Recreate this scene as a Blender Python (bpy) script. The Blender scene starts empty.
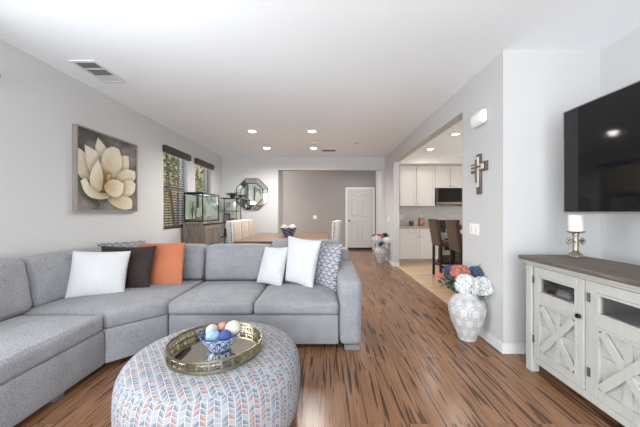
import bpy, bmesh, math, random
import numpy as np
from mathutils import Vector, Matrix, Euler
random.seed(7)
PI = math.pi
sc = bpy.context.scene
C = sc.collection

# ------------------------------------------------------------------ camera, world, lights, exposure
F, VX, VY, CAMZ = 284.4, 325.0, 212.0, 1.275
cam = bpy.data.cameras.new('camera'); camo = bpy.data.objects.new('camera', cam); C.objects.link(camo)
camo.location = (0, 0, CAMZ); camo.rotation_euler = (PI/2, 0, 0)
cam.sensor_width = 36; cam.lens = F/640*36; cam.shift_x = (320-VX)/640; cam.shift_y = (VY-213.5)/640
cam.clip_start = 0.05
sc.camera = camo
sc.view_settings.view_transform = 'Standard'; sc.view_settings.look = 'None'
sc.view_settings.gamma = 1; sc.view_settings.use_curve_mapping = False
sc.view_settings.exposure = 0.36
sc.cycles.use_denoising = True
sc.cycles.max_bounces = 10; sc.cycles.diffuse_bounces = 6

world = bpy.data.worlds.new('world'); sc.world = world; world.use_nodes = True
bg = world.node_tree.nodes['Background']
bg.inputs[0].default_value = (0.86, 0.93, 1.0, 1); bg.inputs[1].default_value = 1.3

def area(name, loc, rot, sx, sy, power, col):
    l = bpy.data.lights.new(name, 'AREA'); l.shape = 'RECTANGLE'; l.size = sx; l.size_y = sy
    l.energy = power; l.color = col
    o = bpy.data.objects.new(name, l); o.location = loc; o.rotation_euler = rot; C.objects.link(o); return o
sun = bpy.data.lights.new('sun', 'SUN'); sun.energy = 3.2; sun.angle = 0.01; sun.color = (1.0, 0.95, 0.86)
suno = bpy.data.objects.new('sun', sun); C.objects.link(suno); suno.rotation_euler = Vector((-0.5, 0.5, -0.72)).to_track_quat('-Z', 'Y').to_euler()
# daylight through the rear sliding door and the rear-left window
area('rear_door_daylight', (-0.1, -2.62, 1.25), (PI/2, 0, 0), 4.2, 2.4, 242, (0.885, 0.95, 1.0))
area('left_window_daylight', (-3.0, 0.9, 1.5), (0, -PI/2, 0), 1.4, 2.0, 104, (0.90, 0.96, 1.0))
area('kitchen_fill', (4.7, 5.0, 1.6), (0, PI/2, 0), 1.3, 2.4, 26, (1.0, 0.96, 0.9))  # added fill lamp on the unseen kitchen side, no known window
area('hall_fill', (-2.72, 9.0, 1.5), (0, -PI/2, 0), 1.6, 0.9, 58, (1.0, 0.97, 0.95))  # added fill lamp before the solid hall wall, brightens the far end

# ------------------------------------------------------------------ helpers
def W(px, py, y):
    return Vector(((px-VX)*y/F, y, CAMZ-(py-VY)*y/F))

def thing(name, label, cat, loc=(0, 0, 0), rz=0, group=None):
    o = bpy.data.objects.new(name, None); C.objects.link(o)
    o.empty_display_size = 0.05
    o.location = loc; o.rotation_euler = (0, 0, rz)
    o['label'] = label; o['category'] = cat
    if group: o['group'] = group
    return o
def root_of(o):
    while o.parent: o = o.parent
    return o
def tag(o, label, cat, group=None):
    o['label'] = label; o['category'] = cat
    if group: o['group'] = group
    return o
def finish(name, me, mat, parent=None, smooth=True, label=None, local=False):
    """link mesh as one object; geometry comes in world coordinates unless local"""
    o = bpy.data.objects.new(name, me); C.objects.link(o)
    if mat is not None: me.materials.append(mat)
    if parent is not None:
        o.parent = parent
        if not local: me.transform(root_of(parent).matrix_basis.inverted())
    if smooth:
        me.polygons.foreach_set('use_smooth', [True]*len(me.polygons))
    if label: o['label'] = label
    me.update()
    return o
def P(name, bm, mat, parent=None, smooth=False, label=None, auto=None):
    me = bpy.data.meshes.new(name); bmesh.ops.recalc_face_normals(bm, faces=bm.faces[:]); bm.to_mesh(me); bm.free()
    o = finish(name, me, mat, parent, smooth, label)
    if auto:
        me.polygons.foreach_set('use_smooth', [True]*len(me.polygons))
        me.set_sharp_from_angle(angle=math.radians(auto))
    return o
def ST(name, bm, mat, parent=None, smooth=False):
    o = P(name, bm, mat, parent, smooth)
    if parent is None: o['kind'] = 'structure'
    return o
def B(): return bmesh.new()
def merge(bm, other):
    me = bpy.data.meshes.new('t'); other.to_mesh(me); other.free(); bm.from_mesh(me); bpy.data.meshes.remove(me)
def box(bm, x0, x1, y0, y1, z0, z1, bev=0, seg=2, M=None):
    t = bmesh.new(); bmesh.ops.create_cube(t, size=1)
    for v in t.verts:
        v.co = Vector(((x0+x1)/2+v.co.x*(x1-x0), (y0+y1)/2+v.co.y*(y1-y0), (z0+z1)/2+v.co.z*(z1-z0)))
    if bev: bmesh.ops.bevel(t, geom=t.edges[:], offset=bev, segments=seg, affect='EDGES', profile=0.5)
    if M is not None: bmesh.ops.transform(t, matrix=M, verts=t.verts[:])
    merge(bm, t); return bm
def bar(bm, a, b, w, d, up=(0, 0, 1), bev=0):
    """a rectangular bar from a to b, w across, d along up"""
    a, b = Vector(a), Vector(b); L = (b-a).length; z = (b-a).normalized(); x = Vector(up).cross(z)
    if x.length < 1e-5: x = Vector((1, 0, 0)).cross(z)
    x.normalize(); y = z.cross(x)
    M = Matrix((x, y, z)).transposed().to_4x4(); M.translation = (a+b)/2
    return box(bm, -w/2, w/2, -d/2, d/2, -L/2, L/2, bev, 1, M)
def cyl(bm, a, b, r0, r1=None, seg=16, cap=True):
    a, b = Vector(a), Vector(b); r1 = r0 if r1 is None else r1
    t = bmesh.new(); bmesh.ops.create_cone(t, cap_ends=cap, segments=seg, radius1=r0, radius2=r1, depth=(b-a).length)
    M = (b-a).to_track_quat('Z', 'Y').to_matrix().to_4x4(); M.translation = (a+b)/2
    bmesh.ops.transform(t, matrix=M, verts=t.verts[:]); merge(bm, t); return bm
def ball(bm, c, r, seg=16, sz=(1, 1, 1)):
    t = bmesh.new(); bmesh.ops.create_uvsphere(t, u_segments=seg, v_segments=max(6, seg//2), radius=1)
    for v in t.verts: v.co = Vector(c)+Vector((v.co.x*r*sz[0], v.co.y*r*sz[1], v.co.z*r*sz[2]))
    merge(bm, t); return bm
def tube(bm, pts, r, seg=8, closed=False):
    pts = [Vector(p) for p in pts]; n = len(pts); rings = []; prev = None
    for i, p in enumerate(pts):
        if closed: d = pts[(i+1) % n]-pts[i-1]
        else: d = pts[min(i+1, n-1)]-pts[max(i-1, 0)]
        d.normalize()
        if prev is None:
            u = d.orthogonal().normalized()
        else:
            u = (prev-d*prev.dot(d)).normalized()
        prev = u; v = d.cross(u)
        rr = r[i] if isinstance(r, (list, tuple)) else r
        rings.append([bm.verts.new(p+(u*math.cos(2*PI*k/seg)+v*math.sin(2*PI*k/seg))*rr) for k in range(seg)])
    for i in range(n if closed else n-1):
        a, b = rings[i], rings[(i+1) % n]
        for k in range(seg): bm.faces.new((a[k], a[(k+1) % seg], b[(k+1) % seg], b[k]))
    if not closed:
        bm.faces.new(rings[0][::-1]); bm.faces.new(rings[-1])
    return bm
def lathe(bm, prof, c=(0, 0, 0), seg=32):
    c = Vector(c); rings = []
    for r, z in prof:
        if r < 1e-6: rings.append([bm.verts.new(c+Vector((0, 0, z)))])
        else: rings.append([bm.verts.new(c+Vector((r*math.cos(2*PI*k/seg), r*math.sin(2*PI*k/seg), z))) for k in range(seg)])
    for a, b in zip(rings, rings[1:]):
        for k in range(seg):
            k2 = (k+1) % seg
            if len(a) == 1 and len(b) == 1: continue
            if len(a) == 1: bm.faces.new((a[0], b[k], b[k2]))
            elif len(b) == 1: bm.faces.new((a[k], b[0], a[k2]))
            else: bm.faces.new((a[k], b[k], b[k2], a[k2]))
    return bm
def rbox(bm, x0, x1, y0, y1, z0, z1, r=0.05, puff=(0, 0, 0), n=4, m=6, M=None, warp=None):
    """soft cushion: rounded box whose faces bulge by puff (x,y,z)"""
    hx, hy, hz = (x1-x0)/2, (y1-y0)/2, (z1-z0)/2; c = Vector(((x0+x1)/2, (y0+y1)/2, (z0+z1)/2))
    def samples(h):
        f = min(r/h, 0.95)
        e = [-1+f*(1-math.cos(PI/2*k/n)) * 1.0 for k in range(n)]
        mid = [-(1-f)+2*(1-f)*k/m for k in range(m+1)]
        return e+mid+[-a for a in e[::-1]]
    SX, SY, SZ = samples(hx), samples(hy), samples(hz)
    V = {}
    def vert(i, j, k):
        key = (i, j, k)
        if key in V: return V[key]
        p = Vector((SX[i]*hx, SY[j]*hy, SZ[k]*hz))
        rr = min(r, hx*0.95, hy*0.95, hz*0.95)
        inn = Vector([max(-(h-rr), min(h-rr, q)) for q, h in zip(p, (hx, hy, hz))])
        d = p-inn
        if d.length > 1e-9:
            # cube-to-sphere like projection for even corners
            d = d.normalized()*rr
        q = inn+d
        u, v, w = SX[i], SY[j], SZ[k]
        q.x += puff[0]*u*(1-v*v)*(1-w*w)
        q.y += puff[1]*v*(1-u*u)*(1-w*w)
        q.z += puff[2]*w*(1-u*u)*(1-v*v)
        q = q+c
        if warp: q = warp(q)
        if M is not None: q = M @ q
        V[key] = bm.verts.new(q); return V[key]
    NX, NY, NZ = len(SX)-1, len(SY)-1, len(SZ)-1
    for i in range(NX):
        for j in range(NY):
            for k, fl in ((0, 1), (NZ, 0)):
                f = [vert(i, j, k), vert(i+1, j, k), vert(i+1, j+1, k), vert(i, j+1, k)]
                bm.faces.new(f[::-1] if fl else f)
    for i in range(NX):
        for k in range(NZ):
            for j, fl in ((0, 0), (NY, 1)):
                f = [vert(i, j, k), vert(i+1, j, k), vert(i+1, j, k+1), vert(i, j, k+1)]
                bm.faces.new(f[::-1] if fl else f)
    for j in range(NY):
        for k in range(NZ):
            for i, fl in ((0, 1), (NX, 0)):
                f = [vert(i, j, k), vert(i, j+1, k), vert(i, j+1, k+1), vert(i, j, k+1)]
                bm.faces.new(f[::-1] if fl else f)
    return bm
def prism(bm, poly, z0, z1, bev=0):
    t = bmesh.new()
    a = [t.verts.new((x, y, z0)) for x, y in poly]; b = [t.verts.new((x, y, z1)) for x, y in poly]
    t.faces.new(a[::-1]); t.faces.new(b); n = len(poly)
    for i in range(n): t.faces.new((a[i], a[(i+1) % n], b[(i+1) % n], b[i]))
    if bev: bmesh.ops.bevel(t, geom=t.edges[:], offset=bev, segments=4, affect='EDGES', profile=0.5)
    merge(bm, t); return bm
def dup(root, loc, rz=0, label=None, group=None):
    r = root.copy(); C.objects.link(r); r.location = loc; r.rotation_euler = (0, 0, rz)
    if label: r['label'] = label
    if group: r['group'] = group
    for ch in list(root.children):
        c = ch.copy(); C.objects.link(c); c.parent = r
        for g in list(ch.children):
            d = g.copy(); C.objects.link(d); d.parent = c
    return r

# ------------------------------------------------------------------ node helper
class NT:
    def __init__(s, name):
        s.m = bpy.data.materials.new(name); s.m.use_nodes = True; s.t = s.m.node_tree
        s.b = s.t.nodes['Principled BSDF']; s.out = s.t.nodes['Material Output']
    def n(s, typ, **kw):
        x = s.t.nodes.new(typ)
        for k, v in kw.items(): setattr(x, k, v)
        return x
    def l(s, a, b): s.t.links.new(a, b)
    def put(s, v, sock):
        if hasattr(v, 'is_linked'): s.l(v, sock)
        else: sock.default_value = v
    def math(s, op, a, b=0.0, c=None):
        x = s.n('ShaderNodeMath', operation=op); s.put(a, x.inputs[0]); s.put(b, x.inputs[1])
        if c is not None: s.put(c, x.inputs[2])
        return x.outputs[0]
    def mix(s, f, a, b, blend='MIX'):
        x = s.n('ShaderNodeMix', data_type='RGBA', blend_type=blend)
        s.put(f, x.inputs[0])
        for v, k in ((a, 6), (b, 7)):
            if hasattr(v, 'is_linked'): s.l(v, x.inputs[k])
            else: x.inputs[k].default_value = (*v, 1) if len(v) == 3 else v
        return x.outputs[2]
    def coord(s, which='Object'): return s.n('ShaderNodeTexCoord').outputs[which]
    def mapping(s, vec, scale=(1, 1, 1), rot=(0, 0, 0), loc=(0, 0, 0)):
        x = s.n('ShaderNodeMapping'); s.l(vec, x.inputs[0])
        x.inputs['Scale'].default_value = scale; x.inputs['Rotation'].default_value = rot; x.inputs['Location'].default_value = loc
        return x.outputs[0]
    def noise(s, vec, scale, detail=3, rough=0.5, dist=0.0):
        x = s.n('ShaderNodeTexNoise'); s.l(vec, x.inputs['Vector'])
        x.inputs['Scale'].default_value = scale; x.inputs['Detail'].default_value = detail
        x.inputs['Roughness'].default_value = rough; x.inputs['Distortion'].default_value = dist
        return x.outputs[0]
    def ramp(s, f, stops, interp='LINEAR'):
        x = s.n('ShaderNodeValToRGB'); s.l(f, x.inputs[0]); cr = x.color_ramp; cr.interpolation = interp
        while len(cr.elements) < len(stops): cr.elements.new(0.5)
        for e, (p, c) in zip(cr.elements, stops): e.position = p; e.color = (*c, 1)
        return x.outputs[0]
    def bump(s, h, strength=0.2, dist=0.01):
        x = s.n('ShaderNodeBump'); x.inputs['Strength'].default_value = strength; x.inputs['Distance'].default_value = dist
        s.l(h, x.inputs['Height']); s.l(x.outputs[0], s.b.inputs['Normal'])
    def base(s, v): s.put(v if hasattr(v, 'is_linked') else (*v, 1), s.b.inputs['Base Color'])
    def setp(s, rough=0.5, metal=0.0, spec=0.5, **kw):
        s.b.inputs['Roughness'].default_value = rough; s.b.inputs['Metallic'].default_value = metal
        s.b.inputs['Specular IOR Level'].default_value = spec
        for k, v in kw.items(): s.b.inputs[k.replace('_', ' ')].default_value = v

def srgb(r, g, b):
    f = lambda c: (c/255/12.92) if c/255 <= 0.04045 else ((c/255+0.055)/1.055)**2.4
    return (f(r), f(g), f(b))
def plain(name, col, rough=0.5, metal=0.0, spec=0.5, var=0.06, scale=12, bump=0):
    m = NT(name); co = m.coord()
    nz = m.noise(co, scale, 3)
    d = tuple(max(0, c*(1-var)) for c in col); li = tuple(min(1, c*(1+var)) for c in col)
    m.base(m.ramp(nz, [(0.3, d), (0.7, li)])); m.setp(rough, metal, spec)
    if bump: m.bump(nz, bump, 0.005)
    return m.m
def fabric(name, c1, c2, scale=220, bump=0.35, stretch=(1, 1, 1), rough=0.95):
    m = NT(name); co = m.coord()
    a = m.noise(m.mapping(co, stretch), scale, 2, 0.6)
    b = m.noise(co, 6, 2)
    f = m.math('ADD', m.math('MULTIPLY', a, 0.8), m.math('MULTIPLY', b, 0.2))
    m.base(m.ramp(f, [(0.36, c1), (0.62, c2)])); m.setp(rough, 0, 0.2)
    m.b.inputs['Sheen Weight'].default_value = 0.15
    m.bump(a, bump, 0.003)
    return m.m
def emit(name, col, strength):
    m = NT(name); m.base(col)
    m.b.inputs['Emission Color'].default_value = (*col, 1); m.b.inputs['Emission Strength'].default_value = strength
    return m.m
def clear_glass(name, tint=(1, 1, 1), refl=0.08):
    m = NT(name); t = m.t
    tr = m.n('ShaderNodeBsdfTransparent'); tr.inputs[0].default_value = (*tint, 1)
    gl = m.n('ShaderNodeBsdfGlossy'); gl.inputs['Roughness'].default_value = 0.02
    lw = m.n('ShaderNodeLayerWeight'); lw.inputs[0].default_value = 0.25
    f = m.math('ADD', m.math('MULTIPLY', lw.outputs['Fresnel'], 0.5), refl*0.5)
    mx = m.n('ShaderNodeMixShader'); m.l(f, mx.inputs[0]); m.l(tr.outputs[0], mx.inputs[1]); m.l(gl.outputs[0], mx.inputs[2])
    m.l(mx.outputs[0], m.out.inputs[0]); return m.m
def attr_mat(name, rough=0.6, spec=0.4):
    m = NT(name); a = m.n('ShaderNodeVertexColor'); a.layer_name = 'Col'; m.l(a.outputs[0], m.b.inputs['Base Color']); m.setp(rough, 0, spec); return m.m
def wood(name, c1, c2, c3, axis='y', scale=1.0, rough=0.45, bump=0.1):
    m = NT(name); co = m.coord()
    s = {'x': (1.2, 14, 14), 'y': (14, 1.2, 14), 'z': (14, 14, 1.2)}[axis]
    v = m.mapping(co, tuple(k*scale for k in s))
    a = m.noise(v, 2.2, 5, 0.6, 0.6)
    m.base(m.ramp(a, [(0.3, c1), (0.5, c2), (0.72, c3)])); m.setp(rough, 0, 0.4); m.bump(a, bump, 0.004)
    return m.m

# ------------------------------------------------------------------ materials
WALL = plain('wall_paint', (0.535, 0.53, 0.525), 0.7, spec=0.2, var=0.012, scale=40, bump=0.03)
CEIL = plain('ceiling_paint', (0.875, 0.905, 0.93), 0.8, spec=0.2, var=0.012, scale=60, bump=0.03)
GREYWALL = plain('grey_accent_paint', (0.31, 0.285, 0.268), 0.75, spec=0.2, var=0.02, scale=30)
TRIM = plain('white_trim_paint', (0.68, 0.68, 0.68), 0.45, var=0.01)
DOORW = plain('white_door_paint', (0.52, 0.50, 0.49), 0.45, var=0.01)
CAB = plain('cabinet_white', (0.70, 0.66, 0.62), 0.4, var=0.012)
BLACKM = plain('black_metal', (0.02, 0.02, 0.02), 0.4, 0.6)
DARKB = plain('dark_iron', (0.06, 0.055, 0.05), 0.5, 0.5)
STEEL = plain('brushed_steel', (0.5, 0.5, 0.5), 0.3, 1.0)
CHROME = plain('satin_nickel', (0.6, 0.6, 0.58), 0.25, 1.0)
PLASTIC = plain('white_plastic', (0.82, 0.81, 0.77), 0.35, var=0.01)
BLACKG = plain('black_gloss', (0.008, 0.008, 0.009), 0.12)
MIRROR = plain('mirror_silver', (0.86, 0.9, 0.88), 0.02, 1.0, var=0)
GLASS = clear_glass('window_glass')
CABGLASS = clear_glass('cabinet_glass', (0.96, 0.97, 0.97), 0.12)

def floor_mat():
    m = NT('tiger_wood_planks'); co = m.coord()
    rot = m.mapping(co, (1, 1, 1), (0, 0, PI/2))
    br = m.n('ShaderNodeTexBrick'); m.l(rot, br.inputs['Vector'])
    br.inputs['Color1'].default_value = (0, 0, 0, 1); br.inputs['Color2'].default_value = (1, 1, 1, 1); br.inputs['Mortar'].default_value = (0.5, 0.5, 0.5, 1)
    br.inputs['Scale'].default_value = 1; br.inputs['Brick Width'].default_value = 1.25; br.inputs['Row Height'].default_value = 0.125
    br.inputs['Mortar Size'].default_value = 0.0012; br.inputs['Mortar Smooth'].default_value = 0.3; br.offset = 0.37
    sep = m.n('ShaderNodeSeparateXYZ'); m.l(co, sep.inputs[0])
    pid = m.math('MULTIPLY', br.outputs['Color'], 7.0)
    row = m.math('FLOOR', m.math('DIVIDE', sep.outputs[0], 0.125))
    cx = m.n('ShaderNodeCombineXYZ')
    m.l(m.math('MULTIPLY', sep.outputs[0], 52.0), cx.inputs[0])
    m.l(m.math('ADD', m.math('MULTIPLY', sep.outputs[1], 2.3), m.math('MULTIPLY', row, 3.37)), cx.inputs[1])
    m.l(pid, cx.inputs[2])
    streak = m.noise(cx.outputs[0], 1.0, 1.0, 0.4, 0.35)
    fine = m.noise(m.mapping(cx.outputs[0], (3.2, 1.4, 1)), 1.0, 3, 0.6)
    broad = m.noise(m.mapping(cx.outputs[0], (0.2, 0.5, 1)), 1.0, 2)
    base = m.ramp(m.math('ADD', m.math('MULTIPLY', fine, 0.5), m.math('MULTIPLY', broad, 0.5)),
                  [(0.33, FL1), (0.5, FL2), (0.68, FL3)])
    # where dark streaks gather differs from plank to plank
    th = m.math('ADD', streak, m.math('MULTIPLY', m.math('SUBTRACT', broad, 0.5), 0.25))
    f = m.ramp(th, [(0.568, (0, 0, 0)), (0.635, (1, 1, 1))])
    c = m.mix(m.math('MULTIPLY', f, 0.82), base, (0.036, 0.019, 0.012))
    c = m.mix(m.math('MULTIPLY', br.outputs['Fac'], 0.6), c, (0.05, 0.03, 0.02))
    m.base(c); m.setp(0.23, 0, 0.33)
    return m.m
FL1, FL2, FL3 = (0.175, 0.084, 0.042), (0.245, 0.124, 0.066), (0.32, 0.173, 0.098)
FLOOR = floor_mat()
def kitchen_floor_mat():
    m = NT('honey_wood_planks'); co = m.coord()
    br = m.n('ShaderNodeTexBrick'); m.l(co, br.inputs['Vector'])
    br.inputs['Color1'].default_value = (0.56, 0.37, 0.21, 1); br.inputs['Color2'].default_value = (0.66, 0.47, 0.29, 1); br.inputs['Mortar'].default_value = (0.34, 0.22, 0.12, 1)
    br.inputs['Scale'].default_value = 1; br.inputs['Brick Width'].default_value = 0.9; br.inputs['Row Height'].default_value = 0.3
    br.inputs['Mortar Size'].default_value = 0.003
    nz = m.noise(m.mapping(co, (2, 9, 1)), 1.0, 4, 0.6, 0.8)
    c = m.mix(0.6, br.outputs['Color'], m.ramp(nz, [(0.3, (0.46, 0.29, 0.16)), (0.6, (0.66, 0.47, 0.30))]))
    m.base(c); m.setp(0.25, 0, 0.5); return m.m
KFLOOR = kitchen_floor_mat()

SOFA = fabric('heathered_grey_upholstery', (0.17, 0.17, 0.182), (0.315, 0.315, 0.332), 120, 0.5, (1, 1, 1.8))
WHITEF = fabric('white_knit', (0.47, 0.468, 0.47), (0.56, 0.558, 0.56), 90, 0.5, (1, 1, 2.5))
WHITES = fabric('white_cotton', (0.475, 0.475, 0.48), (0.54, 0.54, 0.545), 60, 0.15)
ORANGE = fabric('burnt_orange_linen', (0.37, 0.115, 0.055), (0.50, 0.175, 0.092), 180, 0.3)
BROWNV = fabric('dark_brown_velvet', (0.014, 0.009, 0.008), (0.034, 0.022, 0.019), 60, 0.2, rough=0.7)

# ------------------------------------------------------------------ the room
H = 2.74; LX = -2.75; RX = 1.61; BY = 7.58
bm = B(); box(bm, -3.1, 1.69, -2.7, 9.85, -0.12, 0); box(bm, 1.69, 2.65, -2.7, 2.60, -0.12, 0)
ST('floor', bm, FLOOR)
ST('floor_kitchen', box(B(), 1.69, 4.75, 2.60, 7.9, -0.12, 0), KFLOOR)
ST('ceiling', box(B(), -3.1, 4.8, -2.7, 9.9, H, H+0.12), CEIL)

W1 = (4.84, 5.70, 0.97, 2.37); W2 = (6.02, 6.89, 0.97, 2.37); W3 = (-0.1, 1.9, 0.9, 2.2)
bm = B(); X0, X1 = LX-0.16, LX
ys = [-2.7, W3[0], W3[1], W1[0], W1[1], W2[0], W2[1], BY+0.15]
for i in range(0, 8, 2): box(bm, X0, X1, ys[i], ys[i+1], 0, H)
for w in (W1, W2, W3):
    box(bm, X0, X1, w[0], w[1], 0, w[2]); box(bm, X0, X1, w[0], w[1], w[3], H)
ST('wall_left', bm, WALL)
bm = B()
box(bm, LX, -1.25, BY, BY+0.15, 0, H); box(bm, 1.51, RX+0.13, BY, BY+0.15, 0, H); box(bm, -1.25, 1.51, BY, BY+0.15, 2.395, H)
box(bm, -1.45, -1.25, BY+0.15, 8.46, 0, H)
ST('wall_back', bm, WALL)
bm = B()
box(bm, RX, RX+0.13, 2.57, 3.33, 0, H); box(bm, RX, RX+0.13, 6.67, BY, 0, H); box(bm, RX, RX+0.13, 3.33, 6.67, 2.45, H)
ST('wall_right', bm, WALL)
ST('wall_niche', box(B(), RX+0.13, 2.62, 2.57, 2.67, 0, H), WALL)
ST('wall_television', box(B(), 2.49, 2.62, -2.7, 2.57, 0, H), WALL)
bm = B(); box(bm, -2.75, -2.3, -2.65, -2.5, 0, H); box(bm, 2.1, 2.49, -2.65, -2.5, 0, H); box(bm, -2.3, 2.1, -2.65, -2.5, 2.45, H)
ST('wall_rear', bm, WALL)
# hall beyond the wide opening
ST('wall_hall', box(B(), -2.9, 1.9, 9.65, 9.8, 0, H), GREYWALL)
bm = B(); box(bm, 1.72, 1.85, BY+0.15, 9.65, 0, H); ST('wall_hall_right', bm, WALL)
ST('wall_hall_left', box(B(), -2.9, -2.75, BY+0.15, 9.65, 0, H), WALL)
# kitchen
ST('wall_kitchen_back', box(B(), 1.75, 4.75, 7.77, 7.9, 0, H), plain('kitchen_paint', (0.66, 0.62, 0.58), 0.7, var=0.01))
bm = B(); box(bm, 4.62, 4.75, 2.67, 3.8, 0, H); box(bm, 4.62, 4.75, 6.2, 7.77, 0, H); box(bm, 4.62, 4.75, 3.8, 6.2, 0, 0.95); box(bm, 4.62, 4.75, 3.8, 6.2, 2.25, H)
ST('wall_kitchen_right', bm, WALL)
ST('wall_kitchen_near', box(B(), 2.62, 4.75, 2.54, 2.67, 0, H), WALL)
ST('trim_soffit', box(B(), 1.75, 4.62, 7.10, 7.77, 2.49, H), plain('soffit_paint', (0.74, 0.70, 0.66), 0.7, var=0.01))

def baseboard(name, x0, x1, y0, y1, h=0.085):
    bm = box(B(), x0, x1, y0, y1, 0, h, 0.004, 1); ST(name, bm, TRIM)
bt = 0.014
bm = B(); box(bm, RX-bt, RX, 2.57, 3.33, 0, 0.085); box(bm, RX-bt, 2.475, 2.57-bt, 2.57, 0, 0.085); box(bm, RX-bt, RX, 6.67, BY-bt, 0, 0.085); box(bm, RX-bt, RX+0.13, 6.67-bt, 6.67, 0, 0.085)
ST('baseboard_right', bm, TRIM)
bm = B(); box(bm, LX, LX+bt, -2.5, BY, 0, 0.085); ST('baseboard_left', bm, TRIM)
bm = B(); box(bm, LX, -1.25, BY-bt, BY, 0, 0.085); box(bm, 1.51, RX, BY-bt, BY, 0, 0.085); box(bm, 1.51-bt, 1.51, BY-bt, BY+0.15, 0, 0.085); ST('baseboard_back', bm, TRIM)
bm = B(); box(bm, -2.75, 0.70, 9.65-bt, 9.65, 0, 0.085); box(bm, 1.72-bt, 1.72, BY+0.15, 9.65, 0, 0.085); ST('baseboard_hall', bm, TRIM)
ST('baseboard_television', box(B(), 2.49-bt, 2.49, -2.5, 2.57, 0, 0.085), TRIM)

# rear sliding door frame (behind the camera; seen in the mirrors)
bm = B()
for x in (-2.3, -0.86, 0.60, 2.04): box(bm, x, x+0.06, -2.60, -2.54, 0, 2.45)
box(bm, -2.3, 2.1, -2.60, -2.54, 2.39, 2.45); box(bm, -2.3, 2.1, -2.60, -2.54, 0, 0.06)
ST('door_2', bm, TRIM)

# windows on the left wall
def window(name, w):
    y0, y1, z0, z1 = w
    bm = B(); X = LX-0.125; fw = 0.03
    box(bm, X-0.03, X+0.03, y0, y0+fw, z0, z1); box(bm, X-0.03, X+0.03, y1-fw, y1, z0, z1)
    box(bm, X-0.03, X+0.03, y0+fw, y1-fw, z0, z0+fw); box(bm, X-0.03, X+0.03, y0+fw, y1-fw, z1-fw, z1)
    zm = 1.72
    box(bm, X-0.02, X+0.035, y0+fw, y1-fw, zm-0.03, zm+0.03)
    fr = ST(name, bm, TRIM)
    g = box(B(), X-0.004, X+0.004, y0+fw, y1-fw, z0+fw, z1-fw); ST('window_pane', g, GLASS, fr)
    return fr
window('window_1', W1); window('window_2', W2); window('window_3', W3)
BLIND = plain('espresso_slat', (0.035, 0.024, 0.019), 0.42, spec=0.4)
SLAT = plain('dark_slat', (0.05, 0.04, 0.034), 0.45, spec=0.4)
def blind(w, label):
    y0, y1, z0, z1 = w
    t = thing('window_blind', label, 'blind', (LX-0.03, (y0+y1)/2, z0), 0, 'dark blinds in the left wall windows')
    P('valance', box(B(), LX-0.005, LX+0.06, y0-0.03, y1+0.03, z1-0.07, z1+0.045, 0.006), BLIND, t)
    bm = B(); n = int((z1-z0-0.1)/0.047)
    for k in range(n):
        z = z0+0.05+k*0.047
        M = Matrix.Translation((LX-0.045, 0, z)) @ Matrix.Rotation(math.radians(25), 4, 'Y')
        box(bm, -0.024, 0.024, y0+0.012, y1-0.012, -0.0015, 0.0015, M=M)
    P('slats', bm, SLAT, t)
    P('bottom_rail', box(B(), LX-0.07, LX-0.02, y0+0.012, y1-0.012, z0+0.008, z0+0.030, 0.004), BLIND, t)
    for s in (0.22, 0.78):
        y = y0+(y1-y0)*s
        P('ladder_cord', tube(B(), [(LX-0.018, y, z0+0.03), (LX-0.018, y, z1-0.05)], 0.002, 5), BLIND, t)
    P('tilt_wand', tube(B(), [(LX-0.010, y0+0.12, z1-0.05), (LX-0.008, y0+0.12, z1-0.75)], 0.005, 6), BLIND, t)
blind(W1, 'dark brown horizontal blind in the nearer left wall window, above the orange pillow')
blind(W2, 'dark brown horizontal blind in the farther left wall window, behind the aquarium')

# outside the windows
def siding_mat():
    m = NT('yellow_stucco'); co = m.coord()
    sep = m.n('ShaderNodeSeparateXYZ'); m.l(co, sep.inputs[0])
    fr = m.math('FRACT', m.math('DIVIDE', sep.outputs[2], 0.2))
    ln = m.math('LESS_THAN', fr, 0.08)
    nz = m.noise(co, 8, 3)
    c = m.mix(ln, m.ramp(nz, [(0.3, (0.66, 0.53, 0.32)), (0.7, (0.80, 0.67, 0.44))]), (0.45, 0.36, 0.22))
    m.base(c); m.setp(0.9, 0, 0.1); return m.m
o = tag(P('neighbour_house', box(B(), -6.0, -5.4, 6.4, 14.0, -0.3, 6.0), siding_mat()), 'yellow sided house wall seen through the left wall windows', 'house')
o = ST('ground_outside', box(B(), -9, -3.1, 2, 16, -0.4, -0.12), plain('dry_lawn', (0.25, 0.25, 0.12), 0.9, var=0.3))
LEAF = plain('leaf_green', (0.10, 0.19, 0.045), 0.6, var=0.4, scale=5)
LEAFD = plain('leaf_dark', (0.035, 0.065, 0.03), 0.6, var=0.4, scale=8)
def leaf_quad(bm, c, d, w, up):
    d = Vector(d); s = d.cross(up).normalized()*w/2; c = Vector(c)
    n = s.cross(d).normalized()*d.length*0.06
    v = [bm.verts.new(c), bm.verts.new(c+d*0.45+s+n), bm.verts.new(c+d), bm.verts.new(c+d*0.45-s+n)]
    bm.faces.new(v)
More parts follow.
